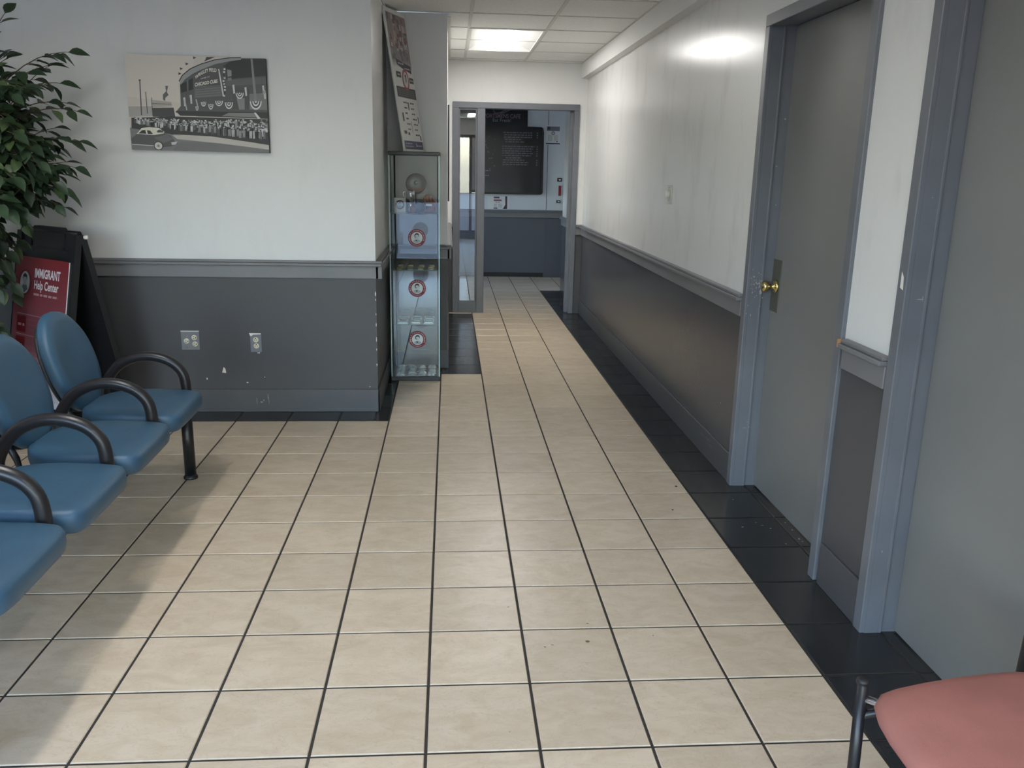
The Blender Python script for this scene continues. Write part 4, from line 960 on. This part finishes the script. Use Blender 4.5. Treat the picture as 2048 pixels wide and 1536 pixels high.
def branch(start, end, droop, nl, spread_=.9):
    mid = start.lerp(end, .5)+Vector((0, 0, droop)); pts = []
    for i in range(9):
        t = i/8; pts.append(start*(1-t)**2+mid*2*t*(1-t)+end*t*t)
    twigs.tube(pts, [.0045-.003*i/8 for i in range(9)], 5)
    for i in range(nl):
        t = .22+.78*i/(nl-1); k = min(7, int(t*8)); p0 = pts[k].lerp(pts[k+1], t*8-k); d = (pts[k+1]-pts[k]).normalized()
        side = d.cross(Vector((0, 0, 1)))
        side = side.normalized() if side.length > .05 else Vector((1, 0, 0))
        s = 1 if i % 2 else -1
        dr = (d*rp_.uniform(.3, .9)+side*s*rp_.uniform(.4, 1.0)*spread_+Vector((0, 0, rp_.uniform(-.75, .15)))).normalized()
        if i == nl-1: dr = (d+Vector((0, 0, -.2))).normalized()
        up = (Vector((0, 0, 1))+Vector((rp_.uniform(-.6, .6), rp_.uniform(-.9, .3), 0))); x = dr.cross(up).normalized(); zz = x.cross(dr)
        R = Matrix((x, dr, zz)).transposed().to_4x4()
        st_ = p0+dr*.012
        tip = st_+dr*.08; inA = False
        for w_ in (st_, (st_+tip)/2, tip, tip+dr*.02):
            dd = (w_-Rr).dot(nf); uu = (w_-Rr).dot(e1)
            if -.03 < uu < WID+.03 and abs(dd) < spread*(1-w_.z/HT)+.075 and w_.z < HT+.05: inA = True
        if inA: continue
        leaves.append((st_, R, rp_.choice([0, 0, 1, 1, 2, 2, 3]), p0))
        twigs.tube([p0, st_+dr*.01], .0013, 4, False)
def tp(h): return PB+Vector((0, 0, h))
# sprigs that stand out against the wall
for e_, h, dp, n in (((-1.87, 2.76, 2.03), 1.55, .22, 12), ((-1.86, 2.76, 1.75), 1.45, .20, 13), ((-1.86, 2.74, 1.60), 1.30, .20, 12), ((-1.88, 2.72, 1.47), 1.20, .22, 12), ((-1.96, 2.74, 1.27), 1.2, .14, 11),
                     ((-2.17, 2.80, 2.20), 1.6, .1, 9), ((-1.96, 2.74, 1.96), 1.55, .15, 11), ((-1.92, 2.74, 1.88), 1.5, .2, 12), ((-1.95, 2.70, 1.36), 1.15, .18, 11), ((-2.03, 2.74, 1.30), 1.25, .15, 10)):
    branch(tp(h), Vector(e_), dp, n, .7)
for k in range(92):
    a = rp_.uniform(-2.3, 1.0); h0 = rp_.uniform(1.02, 1.72); rr = rp_.uniform(.24, .47); z1 = h0+rp_.uniform(-.35, .42)
    e_ = Vector((min(PB.x+rr*math.cos(a), -1.93), PB.y+rr*math.sin(a)*.9, min(z1, 2.05)))
    if e_.z < 1.32: e_.x = min(e_.x, -2.28+max(0, e_.z-1.05)*.9)
    branch(tp(h0), e_, rp_.uniform(.08, .25), rp_.randint(9, 12))
for k in range(46):
    h0 = rp_.uniform(1.15, 1.72); z1 = rp_.uniform(1.36, 2.02)
    branch(tp(h0), Vector((rp_.uniform(-2.25, -1.95), rp_.uniform(2.35, 2.95), z1)), rp_.uniform(.06, .2), rp_.randint(10, 13))
for k in range(14):
    a = rp_.uniform(-2.2, .1); h0 = rp_.uniform(.6, 1.0); rr = rp_.uniform(.16, .30)
    branch(tp(h0), Vector((min(PB.x+rr*math.cos(a), -2.27), PB.y+rr*math.sin(a)-.05, h0+rp_.uniform(-.25, .1))), .08, 8)
for k in range(18):
    a = rp_.uniform(1.0, 4.0); h0 = rp_.uniform(1.0, 1.7); rr = rp_.uniform(.24, .42)
    branch(tp(h0), Vector((max(PB.x+rr*math.cos(a), X0+.12), min(PB.y+rr*math.sin(a), 3.1), h0+rp_.uniform(-.2, .35))), .15, 9)
tw = twigs.build('twigs', M_BARK, fic); tag(tw, kind='stuff')
def pix(P):
    d = P-Vector((mw[0][3], mw[1][3], mw[2][3])); z = d.dot(cF); return 1024+1694.35*d.dot(cR)/z, 768-1694.35*d.dot(cU)/z, z
rank = sorted(range(len(leaves)), key=lambda i: (0 if (pix(leaves[i][0])[0] > -25 and pix(leaves[i][0])[1] > -30) else 1, pix(leaves[i][0])[2]))
top = set(rank[:290]); restl = {0: MB(), 1: MB()}
for i, (p0, R, k, _) in enumerate(leaves):
    if i in top:
        o = bpy.data.objects.new('leaf', LM[k]); COL.objects.link(o); o.parent = fic; o.matrix_local = Matrix.Translation(p0-PB) @ R
    else:
        me = LM[k]; M4 = Matrix.Translation(p0) @ R
        restl[1 if k == 3 else 0].add([M4 @ v.co for v in me.vertices], [tuple(f.vertices) for f in me.polygons], True)
tag(restl[0].build('leaves', M_LEAF, fic), kind='stuff'); tag(restl[1].build('leaves', M_LEAF2, fic), kind='stuff')

# ------------------------------------------------------------------ room beyond: menu board, flyers, small fittings
mb_ = thing('menu_board', (.74, BW, 1.17), 'large black cafe menu board with rounded corners on the far wall', 'menu board')
r_ = .035; pts = [(.10, 1.160), (1.335, 1.160), (1.36, 1.17), (1.370, 1.195), (1.362, 2.03), (1.352, 2.06), (1.325, 2.072), (1.136, 2.075), (1.133, 2.40), (.10, 2.40)]
MB().prism(pts, lambda u, v, d: (u, BW-d, v), .004, .045).build('panel', M_BOARD, mb_)
MB().prism([(.10, 2.075), (.118, 2.075), (.118, 1.18), (1.345, 1.185), (1.34, 2.05), (1.352, 2.06), (1.365, 2.0), (1.370, 1.195), (1.335, 1.160), (.10, 1.160)], lambda u, v, d: (u, BW-d, v), .045, .055).build('rim', M_BLK, mb_)
q = Print((0, BW-.0452, 0), (1, 0, 0), (0, 0, 1), (0, -1, 0)); rg = random.Random(9)
q.trect('SPORTSMENS CAFE', .50, 2.178, 1.035, 2.235, (120, 96, 106), 1, .02)
q.trect('Eat Fresh!', .655, 2.130, .905, 2.172, (150, 148, 152), 1)
q.band([(.66, 2.29), (.68, 2.24), (.80, 2.25), (.90, 2.295)], .012, (92, 88, 96), 1); q.band([(.74, 2.245), (.84, 2.29)], .010, (92, 88, 96), 1)
rows = [(.80, 1.20), (.81, 1.21), (.81, 1.20), (.82, 1.06), (.83, 1.10), None, (.79, 1.24), (.79, 1.22), (.79, 1.20), (.79, 1.22), (.79, 1.19), (.84, 1.06), (.80, 1.10), (.80, 1.16), (.80, 1.15)]
for k, ab in enumerate(rows):
    if not ab: continue
    z = 1.985-.0305*k; q.dashes(ab[0], ab[1], z, .012, (112, 118, 120), 1, rg)
    if k not in (3, 4, 11): q.rect(1.268, z, 1.284, z+.012, (112, 118, 120), 1)
for k in range(26): q.rect(*(lambda x, z: (x, z, x+rg.uniform(.008, .02), z+.010))(rg.uniform(.50, .68), rg.uniform(1.45, 1.95)), (96, 102, 106), 1)
q.dashes(.56, .63, 1.47, .012, (112, 118, 120), 1, rg); q.dashes(.56, .61, 1.405, .012, (112, 118, 120), 1, rg)
q.build('menu_print', mb_, M_PRINTG)
t = thing('wall_flyer', (1.497, BW, 1.97), 'white flyer with a purple bottom band taped right of the menu board', 'flyer')
MB().box((1.398, BW-.003, 1.842), (1.600, BW, 2.098)).build('sheet', M_FOAM, t)
q = Print((1.398, BW-.0032, 1.842), (1, 0, 0), (0, 0, 1), (0, -1, 0)); q.rect(.01, .185, .192, .245, (120, 122, 130)); q.rect(.02, .20, .06, .24, (70, 72, 84), 1)
q.ell(.10, .155, .024, .024, (110, 112, 128), 1, 20); q.ell(.10, .155, .014, .014, (206, 206, 214), 2, 16); q.rect(.002, .008, .198, .024, (58, 54, 110), 1)
for k in range(6): q.dashes(.03, .09, .05+.014*k, .005, (150, 150, 160), 1, rg); q.dashes(.115, .17, .05+.014*k, .005, (150, 150, 160), 1, rg)
q.rect(.150, .036, .165, .050, (70, 70, 96), 1); q.build('flyer_print', t)
t = thing('wall_flyer', (.79, BW, 1.04), 'white and maroon flyer under the menu board', 'flyer')
MB().box((.60, BW-.003, .955), (.905, BW, 1.130)).build('sheet', M_FOAM, t)
q = Print((.60, BW-.0032, .955), (1, 0, 0), (0, 0, 1), (0, -1, 0))
q.poly([(.215, 0), (.25, .06), (.245, .175), (.275, .175), (.275, 0)], (78, 62, 82)); q.rect(.085, .145, .165, .168, (92, 86, 104), 1); q.rect(.085, .105, .195, .130, (150, 96, 108), 1)
q.dashes(.11, .17, .085, .008, (150, 130, 142), 1, rg)
for k in range(5): q.dashes(.09, .13, .022+.011*k, .005, (150, 148, 158), 1, rg); q.dashes(.15, .20, .022+.011*k, .005, (150, 148, 158), 1, rg)
q.rect(.085, .002, .14, .016, (92, 86, 104), 1); q.build('flyer_print', t)
def plate(name, x0, x1, z0, z1, m, m2, label, cat):
    t = thing(name, ((x0+x1)/2, BW, z0), label, cat); MB().bbox((x0, BW-.018, z0), (x1, BW, z1), .003).build('plate', m, t)
    MB().bbox((x0+(x1-x0)*.3, BW-.024, z0+(z1-z0)*.3), (x1-(x1-x0)*.25, BW-.018, z1-(z1-z0)*.3), .002).build('button', m2, t)
plate('wall_button', 1.575, 1.640, 1.345, 1.395, M_BPLA, M_WPLA, 'small dark button plate above the red plate by the doorway', 'button')
plate('alarm_plate', 1.598, 1.632, 1.150, 1.288, mat('alarm_red', srgb(150, 40, 50), .4), mat('alarm_red', (0, 0, 0)), 'narrow red alarm plate on the far wall', 'alarm')
plate('wall_socket', 1.572, 1.630, 1.050, 1.090, mat('dark_green_plastic', srgb(44, 66, 62), .5), M_WPLA, 'small dark green socket below the red plate', 'socket')

# debris on the floor
STAINS = [(.534, .641, .006, .004, 0), (.516, .527, .011, .009, 0), (.398, .511, .007, .004, 0), (.372, .50, .006, .004, 0), (.742, .556, .003, .003, 0), (.228, .077, .003, .002, 0), (.27, .763, .006, .003, 0)]
SPECKS = [(1.408, 1.743, .004, .004, 0), (1.346, 1.425, .006, .004, 0), (1.423, 1.472, .005, .003, 0), (1.465, 1.406, .005, .004, 0), (1.472, 1.248, .005, .004, 0), (1.555, 1.468, .004, .006, 0), (1.555, 1.388, .004, .007, 0), (1.548, 1.295, .005, .008, 0), (1.552, 1.27, .003, .005, 0), (1.44, 1.44, .012, .0015, 0)]
flakes('floor_stains', floor, lambda x, y: (x, y, .0005), STAINS, mat('stain_brown', srgb(120, 98, 78), .7))
flakes('paint_specks', floor, lambda x, y: (x, y, .0005), SPECKS, M_SCUFF)
def crumb(x, y, s, label):
    mb = MB(); mb.lathe([(s, 0), (s*.8, s*.35), (s*.3, s*.6), (0, s*.55)], (x, y, .0003), 7, 'z', smooth=False); tag(mb.build('floor_crumb', M_BPLA, None, (x, y, 0)), label, 'crumb')
crumb(1.179, 1.918, .007, 'tiny dark crumb on the beige tile beside the black border')
crumb(1.085, 1.623, .005, 'tiny dark crumb nearer the viewer beside the black border')
for o in bpy.data.objects:
    if '_o' in o: del o['_o']
